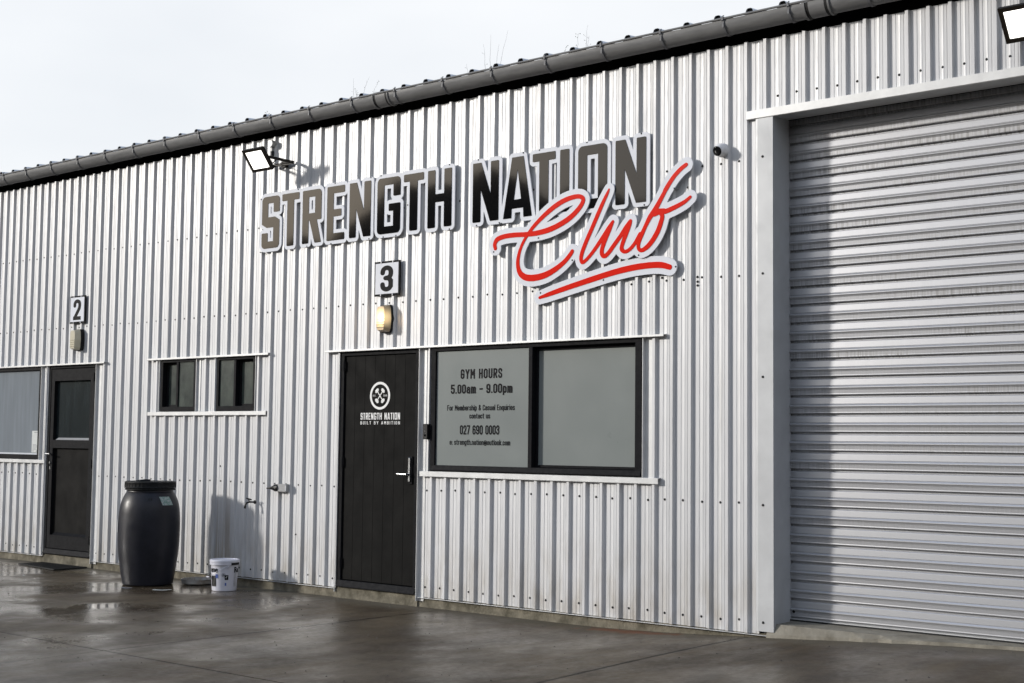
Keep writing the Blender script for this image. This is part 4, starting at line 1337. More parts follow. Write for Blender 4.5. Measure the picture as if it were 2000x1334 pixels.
# ------------------------------------------------------------------ letter signs
CAP0, CAPH = 3.236, .502
def stand_offs(root, pts, y0, y1):
    b = MB(); b.tube([(0, y0, 0), (0, y1, 0)], .006, 6)
    me = b.mesh('standoff', M['plastic_grey'])
    for x, z in pts:
        put('standoff', me, root, loc=(x, 0, z))
def plate_screws(root, pts, y):
    for x, z in pts:
        b = MB(); b.lathe([(.0068, 0), (.0062, .003), (.003, .005)], (0, 0, 0), 8, axis=(0, -1, 0))
        put('screw', b.mesh('screw', M['screw']), root, loc=(x, y, z))
def nearer(x, z, d):
    """positions were surveyed on a plane d metres further from the wall"""
    return x - d * (15.231 - x) / 8.735, z + d * (z - 1.4) / 8.735
def word_sign(name, letters, label, y_plate, margin, screws, t=.088, bb_=.066, hole_r=0):
    letters = [(c, nearer(a, 3.5, .03)[0], nearer(b, 3.5, .03)[0]) for c, a, b in letters]
    screws = [nearer(x, z, .03) for x, z in screws]
    x0 = min(l[1] for l in letters) - .1; x1 = max(l[2] for l in letters) + .1
    root = thing(name, ((x0 + x1) / 2, 0, CAP0), label, 'sign')
    xs, zs, Pg = grid(x0, x1, CAP0 - .09, CAP0 + CAPH + .09, .005)
    allD = np.full(Pg.shape[:2], 1e9)
    for ch, a, c in letters:
        d = glyph_sdf(Pg, ch, a, c - a, CAP0, CAPH, t, bb_, .008)
        allD = np.minimum(allD, d)
        ii = (xs > a - .02) & (xs < c + .02)
        lx, lz, lp = grid(a - .015, c + .015, CAP0 - .015, CAP0 + CAPH + .015, .003)
        d2 = glyph_sdf(lp, ch, a, c - a, CAP0, CAPH, t, bb_, .010)
        lo = [rdp(l, .0007) for l in contours(lx, lz, d2)]
        o = put('letter_' + ch.lower(), outline_mesh('letter', lo, y_plate - .0002, y_plate - .0034, M['sign_black']), root)
    lo = [rdp(l, .0008) for l in contours(xs, zs, allD - margin)]
    put('backing_plate', outline_mesh('backing_plate', lo, y_plate + .010, y_plate, M['sign_white']), root)
    plate_screws(root, screws, y_plate)
    stand_offs(root, screws, y_plate + .010, 0.0)
    return root
YP = -.036
word_sign('letter_sign', [('S', 4.676, 4.932), ('T', 4.968, 5.212), ('R', 5.261, 5.523), ('E', 5.600, 5.836), ('N', 5.901, 6.178), ('G', 6.261, 6.550), ('T', 6.590, 6.832), ('H', 6.882, 7.162)],
          'cut-out sign reading STRENGTH in glossy black letters on a white outline plate', YP, .034,
          [(4.655, 3.715), (5.19, 3.756), (5.70, 3.756), (6.17, 3.757), (6.30, 3.757), (7.13, 3.757), (4.66, 3.20), (5.33, 3.204), (5.66, 3.203), (6.16, 3.205), (6.34, 3.204), (6.50, 3.204), (7.14, 3.203), (6.64, 3.46)])
word_sign('letter_sign', [('N', 7.404, 7.690), ('A', 7.742, 8.047), ('T', 8.052, 8.288), ('I', 8.335, 8.427), ('O', 8.517, 8.800), ('N', 8.880, 9.166)],
          'cut-out sign reading NATION in glossy black letters on a white outline plate', YP, .034,
          [(7.46, 3.757), (7.95, 3.756), (8.12, 3.757), (8.60, 3.757), (9.12, 3.757), (7.45, 3.205), (7.70, 3.205), (9.15, 3.206)])
ST = {'C': [(7.674, 2.993, 0.0152), (7.667, 3.03, 0.0165), (7.697, 3.067, 0.0178), (7.776, 3.084, 0.0177), (7.885, 3.086, 0.0176), (7.993, 3.08, 0.0175), (8.115, 3.081, 0.0186), (8.235, 3.096, 0.0197), (8.353, 3.13, 0.0196), (8.455, 3.176, 0.0195), (8.534, 3.234, 0.0182), (8.577, 3.287, 0.0169), (8.572, 3.319, 0.0157), (8.526, 3.335, 0.0158), (8.439, 3.328, 0.0171), (8.336, 3.297, 0.0184), (8.218, 3.236, 0.0173), (8.099, 3.153, 0.0149), (8.009, 3.067, 0.0125), (7.948, 2.977, 0.0125), (7.919, 2.884, 0.015), (7.923, 2.812, 0.0175), (7.952, 2.76, 0.0212), (8.013, 2.728, 0.0236), (8.105, 2.722, 0.0235), (8.21, 2.738, 0.0222), (8.313, 2.778, 0.0196), (8.401, 2.83, 0.017), (8.458, 2.883, 0.0158), (8.475, 2.905, 0.0146)],
      '_': [(8.137, 2.56, 0.0099), (8.241, 2.584, 0.016), (8.388, 2.617, 0.0183), (8.533, 2.647, 0.0193), (8.675, 2.676, 0.0203), (8.815, 2.703, 0.0202), (8.953, 2.725, 0.0212), (9.089, 2.739, 0.021), (9.222, 2.743, 0.0209), (9.314, 2.736, 0.0207), (9.382, 2.716, 0.0184)]}
ST = {k: [(*nearer(x, z, .028), q * 1.12) for x, z, q in v] for k, v in ST.items()}
ST.update({'l': [(8.809, 3.363, 0.0076), (8.791, 3.331, 0.0126), (8.752, 3.267, 0.016), (8.703, 3.179, 0.0178), (8.649, 3.079, 0.0178), (8.595, 2.983, 0.0179), (8.555, 2.901, 0.0179), (8.541, 2.85, 0.0171), (8.553, 2.814, 0.0145), (8.591, 2.83, 0.0145), (8.651, 2.882, 0.0153), (8.71, 2.945, 0.0169), (8.759, 3.001, 0.0177), (8.808, 3.061, 0.0176), (8.847, 3.108, 0.0126)], 'u': [(8.847, 3.108, 0.0126), (8.815, 3.048, 0.0176), (8.774, 2.972, 0.0185), (8.747, 2.91, 0.0185), (8.744, 2.87, 0.0185), (8.767, 2.846, 0.0168), (8.81, 2.871, 0.0176), (8.868, 2.934, 0.0176), (8.926, 2.995, 0.0175), (8.974, 3.054, 0.0183), (9.014, 3.1, 0.0125), (9.003, 3.063, 0.0166), (8.967, 2.987, 0.0183), (8.939, 2.926, 0.0175), (8.933, 2.887, 0.0175), (8.963, 2.866, 0.015), (9.009, 2.881, 0.0149), (9.056, 2.924, 0.0149), (9.103, 2.991, 0.0149)], 'b': [(9.517, 3.472, 0.0149), (9.466, 3.443, 0.0161), (9.401, 3.387, 0.0173), (9.336, 3.306, 0.0185), (9.322, 3.282, 0.0163), (9.276, 3.213, 0.0188), (9.234, 3.155, 0.0213), (9.192, 3.108, 0.0197), (9.155, 3.049, 0.0165), (9.118, 2.982, 0.0173), (9.09, 2.921, 0.0165), (9.091, 2.881, 0.0149), (9.119, 2.864, 0.0157), (9.17, 2.887, 0.0189), (9.221, 2.934, 0.0205), (9.265, 2.996, 0.0204), (9.293, 3.06, 0.0196), (9.305, 3.109, 0.0179), (9.281, 3.14, 0.0196), (9.234, 3.135, 0.0246), (9.272, 3.146, 0.0213), (9.323, 3.146, 0.0179), (9.337, 3.14, 0.0185), (9.428, 3.166, 0.0172), (9.505, 3.195, 0.0149), (9.554, 3.226, 0.0114)]})
YC = -.052
club = thing('script_sign', (8.6, 0, 2.8), 'red handwritten Club lettering on a white outline plate overlapping the word NATION', 'sign')
xs, zs, Pg = grid(7.50, 9.75, 2.60, 3.60, .005)
D = {k: sdf_stroke(Pg, ST[k]) for k in ('C', 'l', 'u', 'b')}
allD = np.minimum.reduce(list(D.values()))
plate = allD - .043
# the plate is left solid between the u strokes and inside the b
for cxp, czp, rp_ in ((9.17, 2.99, .09), (8.90, 2.93, .03)):
    plate = np.minimum(plate, np.hypot(Pg[..., 0] - cxp, Pg[..., 1] - czp) - rp_)
put('backing_plate', outline_mesh('backing_plate', [rdp(l, .0008) for l in contours(xs, zs, plate)], YC + .010, YC, M['sign_white']), club)
lx, lz, lp = grid(7.60, 9.66, 2.66, 3.52, .004)
sj = np.minimum.reduce([sdf_stroke(lp, ST[k]) for k in ('l', 'u', 'b')])
def letters_of(name, dd, yy, gxs, gzs, root):
    put(name, outline_mesh(name, [rdp(l, .0006) for l in contours(gxs, gzs, dd)], yy - .0002, yy - .0034, M['sign_red']), root)
letters_of('letter_c', sdf_stroke(lp, ST['C']), YC, lx, lz, club)
letters_of('letters_lub', sj, YC, lx, lz, club)
scl = [(8.13, 3.04), (7.655, 2.965), (8.475, 2.835), (9.11, 2.825), (9.43, 3.30)]
scl = [nearer(x, z, .028) for x, z in scl]
plate_screws(club, scl, YC); stand_offs(club, scl + [(7.9, 2.8), (8.5, 3.3)], YC + .010, 0)
ul = thing('underline_sign', (8.75, 0, 2.6), 'red brush stroke underline on a white plate below the Club lettering', 'sign')
xs, zs, Pg = grid(8.0, 9.55, 2.45, 2.86, .005)
du = sdf_stroke(Pg, ST['_'])
YU = -.038
put('backing_plate', outline_mesh('backing_plate', [rdp(l, .0008) for l in contours(xs, zs, du - .044)], YU + .010, YU, M['sign_white']), ul)
letters_of('brush_stroke', du, YU, xs, zs, ul)
scl = [nearer(x, z, .028) for x, z in ((8.145, 2.598), (8.77, 2.66), (9.435, 2.715))]
plate_screws(ul, scl, YU); stand_offs(ul, scl, YU + .010, 0)

# ------------------------------------------------------------------ unit number signs
def number_sign(ch, x0, x1, z0, z1, label):
    root = thing('number_sign', ((x0 + x1) / 2, 0, z0), label, 'sign', 'unit number signs above the doors')
    b = MB(); x0, x1 = nearer(x0, 2.8, .014)[0], nearer(x1, 2.8, .014)[0]
    b.box(x0, x1, -.036, -.0215, z0, z1, bev=.002)
    put('sign_frame', b.mesh('sign_frame', M['black_frame']), root)
    b = MB(); b.box(x0 + .016, x1 - .016, -.0385, -.0365, z0 + .018, z1 - .018)
    put('sign_face', b.mesh('sign_face', M['sign_white']), root)
    w, h = x1 - x0, z1 - z0
    put('numeral', ctext_mesh('numeral', ch, x0 + w * .25, x1 - w * .25, z0 + h * .12, z1 - h * .13, -.0387, M['ink'], .092, .1, .001)[0], root)
    for fx in (.27, .73):
        for zz in (z0 + .010, z1 - .010):
            b = MB(); b.box(x0 + w * fx - .005, x0 + w * fx + .005, -.041, -.0365, zz - .012, zz + .012, bev=.001)
            put('clip', b.mesh('clip', M['plastic_white']), root)
number_sign('3', 6.222, 6.540, 2.683, 2.992, 'square black framed sign with numeral 3 above the boarded door')
number_sign('2', 1.378, 1.676, 2.664, 2.970, 'square black framed sign with numeral 2 above the half glazed door')

# ------------------------------------------------------------------ bulkhead wall lamps
LAMPC = (0, -.07, .13)
M['lit'] = lit_diffuser()
def bulkhead(x, z, W, H, dm, label):
    root = thing('wall_lamp', (x, 0, z), label, 'wall lamp', 'bulkhead lamps under the unit numbers')
    def hexa(w0, h0, wm, y0, y1, nz_=1):
        return
    b = MB()
    # black base, widest in the middle
    def outl(w, h, m): return [(-w / 2, h * .12), (-w / 2 * .8, 0), (w / 2 * .8, 0), (w / 2, h * .12), (w / 2 + m, h * .5), (w / 2, h * .88), (w / 2 * .8, h), (-w / 2 * .8, h), (-w / 2, h * .88), (-w / 2 - m, h * .5)]
    o = outl(W, H, .008)
    b.prism(o, -.045, -.0, 'y')
    base = put('lamp_base', b.mesh('lamp_base', M['plastic_black']), root)
    base.matrix_parent_inverse = Matrix.Identity(4)
    b = MB()
    o1 = outl(W * .93, H * .96, .008); o1 = [(u, v + H * .02) for u, v in o1]
    o2 = outl(W * .62, H * .84, .004); o2 = [(u, v + H * .08) for u, v in o2]
    n = len(o1)
    for k in range(n):
        j = (k + 1) % n
        b.face([(o1[k][0], -.0455, o1[k][1]), (o1[j][0], -.0455, o1[j][1]), (o2[j][0], -.105, o2[j][1]), (o2[k][0], -.105, o2[k][1])])
    b.face([(u, -.105, v) for u, v in o2])
    dfz = put('diffuser', b.mesh('diffuser', dm), root); dfz.matrix_parent_inverse = Matrix.Identity(4)
    for q in range(4):
        b = MB(); zz = H * (.16 + .095 * q)
        b.prism([(-.103, zz), (-.1095, zz + .006), (-.1095, zz + .011), (-.103, zz + .017)], -W * .31, W * .31, 'x')
        l_ = put('louvre_rib', b.mesh('louvre_rib', dm), root); l_.matrix_parent_inverse = Matrix.Identity(4)
    return root
bulkhead(6.365, 2.355, .145, .245, M['lit'], 'lit cream bulkhead lamp under the number 3 sign')
bulkhead(1.535, 2.360, .140, .235, M['amber_off'], 'unlit cream bulkhead lamp under the number 2 sign')
pl = bpy.data.lights.new('lamp_bulb', 'POINT'); pl.energy = 1.1; pl.color = (1.0, .70, .38); pl.shadow_soft_size = .03
plo = bpy.data.objects.new('lamp_bulb', pl); plo.location = (6.375, -.135, 2.48); COL.objects.link(plo)

# ------------------------------------------------------------------ floodlights
def floodlight(x, z, label):
    root = thing('floodlight', (x, 0, z), label, 'floodlight', 'lit floodlights under the eaves')
    # local frame: u along x, v down the face, n facing normal
    top = Vector((0, -.425, .115)); bot = Vector((0, -.285, -.070))
    v = (bot - top); L = v.length; v = v.normalized(); u = Vector((1, 0, 0)); n = v.cross(u).normalized()
    if n.z > 0: n = -n
    def P(a, c, d): return u * a + top + v * c + n * d
    W = .145
    def quadbox(b, a0, a1, c0, c1, d0, d1, mi=0):
        base = len(b.v)
        b.v += [tuple(P(a, c, d)) for d in (d0, d1) for c in (c0, c1) for a in (a0, a1)]
        for f in ((0, 2, 3, 1), (4, 5, 7, 6), (0, 1, 5, 4), (2, 6, 7, 3), (0, 4, 6, 2), (1, 3, 7, 5)):
            b.f.append(tuple(base + i for i in f)); b.m.append(mi)
    b = MB(); fw = .027
    quadbox(b, -W, W, 0, fw, -.02, .008); quadbox(b, -W, W, L - fw, L, -.02, .008)
    quadbox(b, -W, -W + fw, fw, L - fw, -.02, .008); quadbox(b, W - fw, W, fw, L - fw, -.02, .008)
    h = put('lamp_housing', b.mesh('lamp_housing', M['flood_frame']), root); h.matrix_parent_inverse = Matrix.Identity(4)
    b = MB(); quadbox(b, -W + fw, W - fw, fw, L - fw, -.016, -.002)
    g = put('light_panel', b.mesh('light_panel', M['led']), root); g.matrix_parent_inverse = Matrix.Identity(4)
    b = MB()
    quadbox(b, -W + .012, W - .012, .012, L - .012, -.034, -.0205)
    for k in range(9):
        a = -W + .03 + k * (2 * W - .06) / 8
        quadbox(b, a - .003, a + .003, .03, L - .03, -.048, -.034)
    g = put('heat_sink', b.mesh('heat_sink', M['flood_frame']), root); g.matrix_parent_inverse = Matrix.Identity(4)
    b = MB()
    pm_ = top + v * (L * .5) - n * .02
    for sx in (-1, 1):
        a = Vector((sx * (W + .006), pm_.y, pm_.z)); c = Vector((sx * (W + .006), -.045, .03))
        dirv = (c - a).normalized(); pr = dirv.cross(Vector((1, 0, 0))).normalized()
        base = len(b.v)
        for q in (a, c):
            for s1 in (-.004, .004):
                for s2 in (-.013, .013):
                    b.v.append(tuple(q + Vector((s1, 0, 0)) + pr * s2))
        for f in ((0, 1, 3, 2), (4, 6, 7, 5), (0, 4, 5, 1), (2, 3, 7, 6), (0, 2, 6, 4), (1, 5, 7, 3)):
            b.f.append(tuple(base + i for i in f)); b.m.append(0)
    b.box(-W - .010, W + .010, -.049, -.041, .015, .045)
    b.box(-.03, .03, -.041, -.002, .0, .06)
    g = put('bracket', b.mesh('bracket', M['flood_frame']), root); g.matrix_parent_inverse = Matrix.Identity(4)
    b = MB()
    b.tube([(-.10, -.02, .10), (-.06, -.10, .06), (.02, -.16, .075), (.08, -.20, .03), (.03, -.25, -.02), (-.02, -.30, .01)], .0045, 6)
    b.tube([(-.10, -.02, .095), (-.03, -.08, .03), (.05, -.15, .0), (.03, -.22, .02), (0, -.30, .03)], .004, 6)
    g = put('cable', b.mesh('cable', M['cable'], smooth=True), root); g.matrix_parent_inverse = Matrix.Identity(4)
    return root
f1 = floodlight(4.938, 3.998, 'lit square floodlight on the left under the gutter, beside a round grey junction box')
dup(f1, (12.160, 0, 3.958), 'lit square floodlight above the roller door at the top right corner')
JX, JZ = 4.762, 4.248
jb_ = thing('junction_box', (4.762, 0, 4.2), 'round grey junction box with a short conduit above the left floodlight', 'junction box')
b = MB(); b.lathe([(.036, 0), (.036, .055), (.033, .060)], (JX, -.0, JZ), 24, axis=(0, -1, 0)); put('box_body', b.mesh('box_body', M['pvc'], smooth=True), jb_)
b = MB(); b.lathe([(.0345, 0), (.034, .004)], (JX, -.0605, JZ), 24, axis=(0, -1, 0)); put('box_lid', b.mesh('box_lid', M['plastic_white'], smooth=True), jb_)
b = MB(); b.tube([(JX, -.032, JZ - .036), (JX, -.032, JZ - .07)], .013, 12); put('conduit', b.mesh('conduit', M['pvc'], smooth=True), jb_)
b = MB(); b.tube([(JX, -.032, JZ - .07), (JX, -.032, JZ - .115)], .018, 12); put('cable_gland', b.mesh('cable_gland', M['plastic_black'], smooth=True), jb_)

# ------------------------------------------------------------------ dome camera
cm = thing('security_camera', (9.81, 0, 3.54), 'white turret security camera on the cladding right of the sign', 'camera')
cc = Vector((9.812, 0, 3.546))
b = MB(); b.lathe([(.052, 0.0), (.052, .014), (.047, .022), (.043, .026)], cc + Vector((0, -.020, 0)), 28, axis=(0, -1, 0))
put('camera_base', b.mesh('camera_base', M['plastic_white'], smooth=True), cm)
ad_ = Vector((-.02, -.94, -.32)).normalized()
bc = cc + Vector((0, -.046, 0))
b = MB(); b.lathe([(.020, -.03), (.040, -.022), (.049, 0), (.046, .022), (.038, .042), (.036, .052)], bc, 28, axis=ad_)
put('camera_ball', b.mesh('camera_ball', M['plastic_white'], smooth=True), cm)
b = MB(); b.lathe([(.033, .0525), (.030, .0540)], bc, 28, axis=ad_); b.lathe([(.0355, .048), (.0365, .0525), (.0335, .0545)], bc, 28, axis=ad_, cap=False)
put('lens', b.mesh('lens', M['lens_black'], smooth=True), cm)

# ------------------------------------------------------------------ keypad
kp = thing('door_intercom', (6.885, 0, 1.42), 'slim black entry keypad between the boarded door and the frosted window', 'keypad')
b = MB(); b.box(6.850, 6.905, -.052, -.012, 1.422, 1.553, bev=.004); put('keypad_body', b.mesh('keypad_body', M['plastic_black']), kp)
b = MB(); b.lathe([(.010, 0), (.009, .003)], (6.878, -.052, 1.455), 16, axis=(0, -1, 0)); put('button', b.mesh('button', M['lens_black']), kp)
b = MB(); b.lathe([(.0025, 0), (.002, .002)], (6.878, -.052, 1.492), 8, axis=(0, -1, 0)); put('indicator', b.mesh('indicator', M['plastic_white']), kp)

# ------------------------------------------------------------------ power inlet and tap
ib = thing('power_inlet', (5.03, 0, .93), 'grey outdoor power inlet with a tapered black plug, left of the boarded door', 'power inlet')
b = MB(); b.box(4.985, 5.105, -.062, -.020, .920, .992, bev=.003); put('inlet_box', b.mesh('inlet_box', M['plastic_grey']), ib)
b = MB(); b.box(5.100, 5.108, -.066, -.0605, .932, .98); put('latch', b.mesh('latch', M['plastic_white']), ib)
b = MB(); b.lathe([(.034, 0), (.034, .045), (.030, .052), (.020, .075), (.010, .11), (.007, .15)], (4.984, -.042, .956), 14, axis=(-1, -.15, -.06)); put('plug', b.mesh('plug', M['plastic_black'], smooth=True), ib)
tp = thing('garden_tap', (4.59, 0, .81), 'small dark garden tap on the cladding above the white bucket', 'tap')
b = MB(); b.lathe([(.020, 0), (.018, .006)], (4.615, -.020, .808), 12, axis=(0, -1, 0)); b.tube([(4.615, -.02, .808), (4.60, -.075, .810), (4.585, -.10, .800), (4.580, -.108, .775)], [.008, .009, .009, .008], 8)
put('tap_body', b.mesh('tap_body', M['screw'], smooth=True), tp)
b = MB(); b.tube([(4.60, -.078, .812), (4.597, -.082, .835)], .006, 8); b.tube([(4.570, -.09, .845), (4.600, -.082, .838), (4.628, -.074, .832)], [.006, .008, .006], 8)
put('tap_handle', b.mesh('tap_handle', M['plastic_black'], smooth=True), tp)
b = MB(); b.tube([(4.580, -.108, .774), (4.577, -.112, .748)], [.011, .010], 10); put('hose_connector', b.mesh('hose_connector', M['plastic_black'], smooth=True), tp)

# ------------------------------------------------------------------ barrel
BC = Vector((3.682, -.55, .002))
br = thing('plastic_barrel', tuple(BC), 'dark blue grey plastic barrel with a black screw lid beside the wall', 'barrel')
b = MB()
BH = 1.028
prof = [(.222, 0), (.234, .006), (.241, .03), (.257, .12), (.275, .24), (.287, .36), (.291, .48), (.290, .60), (.282, .70), (.267, .77), (.244, .825), (.225, .856), (.217, .868), (.217, .905)]
prof = [(q[0], q[1] * BH) for q in spl(prof, 3)]
b.lathe(prof, BC, 72)
# a slight outward warp so it is not a perfect solid of revolution
def warp(p):
    d = p - BC; a = math.atan2(d.y, d.x)
    k = 1 + .006 * math.sin(2 * a + 1) * (.3 + d.z) + .003 * math.sin(3 * a + 5 * d.z)
    return Vector((BC.x + d.x * k, BC.y + d.y * k, p.z))
b.xform(warp)
put('barrel_body', b.mesh('barrel_body', M['barrel'], smooth=True), br)
b = MB()
b.lathe([(.233, .880), (.240, .884), (.240, .891), (.229, .895), (.229, .900)], BC, 64, cap=False)
b.xform(lambda p: Vector((p.x, p.y, BC.z + (p.z - BC.z) * BH)))
put('neck_ring', b.mesh('neck_ring', M['barrel_lid'], smooth=True), br)
b = MB()
b.lathe([(.228, .898), (.243, .900), (.244, .908), (.240, .912), (.240, .945), (.243, .950), (.241, .958), (.228, .962), (.222, .957), (.12, .955), (.001, .955)], BC, 64)
for k in range(40):
    a = 2 * math.pi * k / 40
    b.tube([(BC.x + .2405 * math.cos(a), BC.y + .2405 * math.sin(a), BC.z + .912), (BC.x + .2405 * math.cos(a), BC.y + .2405 * math.sin(a), BC.z + .946)], .003, 5)
b.xform(lambda p: Vector((p.x, p.y, BC.z + (p.z - BC.z) * BH)))
put('barrel_lid', b.mesh('barrel_lid', M['barrel_lid'], smooth=True), br)
b = MB()
vd_ = Vector((CAM.x - BC.x, CAM.y - BC.y, 0)).normalized(); rt = Vector((-vd_.y, vd_.x, 0))
hp_ = BC - rt * .12
b.tube([tuple(BC + Vector((0, 0, .962)) + rt * q + vd_ * -.1) for q in (-.135, -.10, -.05, .0)], [.003, .010, .015, .014], 8)
b.xform(lambda p: Vector((p.x, p.y, BC.z + (p.z - BC.z) * BH)))
put('lid_lever', b.mesh('lid_lever', M['barrel_lid'], smooth=True), br)
def on_barrel(name, a0, a1, z0, z1, mt, off=.0018, parent=br, skew=0.0, prof_=prof, C0=BC, na=8, nz=8):
    """patch that follows the curved side; a = angle from the camera side, + to the right"""
    zs_ = [p[1] for p in prof_]; rs_ = [p[0] for p in prof_]
    b = MB(); g_ = []
    for j in range(nz + 1):
        z = z0 + (z1 - z0) * j / nz
        r = float(np.interp(z, zs_, rs_)) + off
        row = []
        for i_ in range(na + 1):
            a = a0 + (a1 - a0) * i_ / na + skew * (1 - j / nz)
            dv = vd_ * math.cos(a) + rt * math.sin(a)
            row.append((C0.x + dv.x * r * 1.002, C0.y + dv.y * r * 1.002, C0.z + z))
        g_.append(row)
    for j in range(nz):
        for i_ in range(na):
            b.face([g_[j][i_], g_[j][i_ + 1], g_[j + 1][i_ + 1], g_[j + 1][i_]])
    return put(name, b.mesh(name, mt), parent)
on_barrel('sticker', .34, .78, .765, .846, M['sticker'], off=.005, skew=.10)
on_barrel('sticker', -1.62, -1.42, .50, .62, M['paper'], off=.006)
for q in (-.06, .03):
    on_barrel('moulded_mark', q, q + .05, .812, .832, M['rubber'], off=.004)

# ------------------------------------------------------------------ bucket
KC = Vector((4.628, -.372, .001))
bk = thing('paint_bucket', tuple(KC), 'white plastic paint bucket with lid and wire handle standing by the wall', 'bucket')
bprof = [(.110, 0), (.113, .004), (.1135, .012), (.118, .10), (.1245, .245)]
b = MB(); b.lathe(bprof, KC, 48); put('bucket_body', b.mesh('bucket_body', M['bucket'], smooth=True), bk)
b = MB()
b.lathe([(.126, .238), (.138, .240), (.139, .252), (.135, .256), (.135, .262), (.1395, .264), (.139, .280), (.133, .288), (.120, .288), (.116, .282), (.001, .281)], KC, 48)
put('bucket_lid', b.mesh('bucket_lid', M['bucket'], smooth=True), bk)
kd = Vector((CAM.x - KC.x, CAM.y - KC.y, 0)).normalized(); kr = Vector((-kd.y, kd.x, 0))
vd_, rt = kd, kr
e0 = KC + kd * .131 + kr * .028 + Vector((0, 0, .232))
b = MB(); b.lathe([(.014, 0), (.013, .008)], e0 - kd * .008, 12, axis=tuple(kd)); put('handle_boss', b.mesh('handle_boss', M['bucket'], smooth=True), bk)
b = MB()
pts = [e0 + kd * .004]
for t in (.2, .45, .7, 1.0):
    a = .21 - t * 1.55
    pts.append(KC + (kd * math.cos(a) + kr * math.sin(a)) * (.133 + .012 * t) + Vector((0, 0, .232 - .105 * t)))
b.tube(pts, .0016, 6); put('wire_handle', b.mesh('wire_handle', M['steel'], smooth=True), bk)
b = MB(); b.tube([pts[-1] + kr * .002, pts[-1] - kr * .02 - kd * .02], .008, 10); put('handle_grip', b.mesh('handle_grip', M['bucket'], smooth=True), bk)
KP = dict(parent=bk, prof_=bprof, C0=KC)
on_barrel('lid_band', .45, 1.25, .241, .262, M['plastic_black'], off=.0148, **{**KP, 'prof_': bprof})
on_barrel('printed_picture', -1.25, -.68, .045, .142, M['plastic_black'], **KP)
on_barrel('printed_badge', -.72, -.50, .122, .158, M['blue_print'], off=.0024, **KP)
on_barrel('printed_square', .02, .30, .106, .150, M['plastic_black'], **KP)
on_barrel('printed_mark', .04, .16, .052, .080, M['blue_print'], **KP)
for q in range(13):
    on_barrel('printed_line', .78, 1.10 - .1 * random.random(), .045 + q * .011, .049 + q * .011, M['print'], **{**KP, 'nz': 1})
def bend_text(s_, a0, a1, z0, z1, mt=M['ink'], bold=.0022):
    k_ = .125
    me = text_mesh('lettering', s_, a0 * k_, a1 * k_, z0, z1, 0, mt, bold, .0008)
    for v in me.vertices: v.co.x /= k_
    for v in me.vertices:
        a, d, z = v.co
        r = float(np.interp(z, [p[1] for p in bprof], [p[0] for p in bprof])) + .0015 - d
        dv = kd * math.cos(a) + kr * math.sin(a)
        v.co = (KC.x + dv.x * r, KC.y + dv.y * r, KC.z + z)
    put('lettering', me, bk)
bend_text('ene', -1.30, -.52, .172, .210)
bend_text('Re', .78, 1.40, .170, .222)
b = MB()
for rr, tt in ((.017, .0022), (.009, .005)):
    for k in range(20):
        a0, a1 = 2 * math.pi * k / 20, 2 * math.pi * (k + 1) / 20
        P4 = []
        for r_, a_ in ((rr - tt, a0), (rr, a0), (rr, a1), (rr - tt, a1)):
            ang = -.06 + r_ * math.cos(a_) / .12; z = .150 + r_ * math.sin(a_)
            dv = kd * math.cos(ang) + kr * math.sin(ang); R_ = .1225
            P4.append((KC.x + dv.x * R_, KC.y + dv.y * R_, KC.z + z))
        b.face(P4)
put('printed_roundel', b.mesh('printed_roundel', M['ink']), bk)
ck = []
for (a, z) in ((.09, .130), (.12, .120), (.21, .142), (.20, .146), (.12, .127), (.10, .134)):
    dv = kd * math.cos(a) + kr * math.sin(a); ck.append((KC.x + dv.x * .1240, KC.y + dv.y * .1240, KC.z + z))
b = MB(); b.face(ck); put('printed_tick', b.mesh('printed_tick', M['white_ink']), bk)

# ------------------------------------------------------------------ tray, mat, scraps
tr_ = thing('plastic_tray', (3.98, -.17, .003), 'shallow pale plastic tray lying between the barrel and the bucket', 'tray')
def tray_outline(s):
    base = [(3.86, -.26), (3.94, -.35), (4.06, -.355), (4.16, -.27), (4.16, -.13), (4.08, -.05), (3.93, -.04), (3.85, -.12)]
    cx_, cy_ = 4.0, -.2
    return [(cx_ + (x - cx_) * s, cy_ + (y - cy_) * s) for x, y in base]
b = MB()
levels = [(.88, .002), (.97, .012), (1.0, .050), (1.05, .052), (1.05, .047), (.965, .046), (.90, .016)]
rings = [[(x, y, z + .003) for x, y in tray_outline(s)] for s, z in levels]
for r0, r1 in zip(rings[:-1], rings[1:]):
    for k in range(8):
        j = (k + 1) % 8
        b.face([r0[k], r0[j], r1[j], r1[k]])
b.face(rings[0][::-1]); b.face(rings[-1])
put('tray_body', b.mesh('tray_body', M['tray']), tr_)

dm = thing('door_mat', (1.4, -.2, 0), 'black rubber ring mat lying askew in front of the half glazed door', 'mat')
A_, B_, C_, D_ = Vector((.985, -.335, .004)), Vector((1.86, -.44, .004)), Vector((1.86, -.035, .004)), Vector((.985, -.035, .004))
def mp_(u, v, z=0): 
    p = A_.lerp(B_, u).lerp(D_.lerp(C_, u), v); return Vector((p.x, p.y, p.z + z))
b = MB()
def mbar(u0, u1, v0, v1, h0, h1):
    q = [mp_(u0, v0), mp_(u1, v0), mp_(u1, v1), mp_(u0, v1)]
    base = len(b.v)
    b.v += [(p.x, p.y, p.z + h0) for p in q] + [(p.x, p.y, p.z + h1) for p in q]
    for f in ((3, 2, 1, 0), (4, 5, 6, 7), (0, 1, 5, 4), (1, 2, 6, 5), (2, 3, 7, 6), (3, 0, 4, 7)):
        b.f.append(tuple(base + i for i in f)); b.m.append(0)
mbar(0, 1, 0, .04, 0, .012); mbar(0, 1, .96, 1, 0, .012); mbar(0, .02, .04, .96, 0, .012); mbar(.98, 1, .04, .96, 0, .012)
nu, nv = 18, 8
for k in range(1, nu):
    mbar(k / nu - .008, k / nu + .008, .04, .96, 0, .0115)
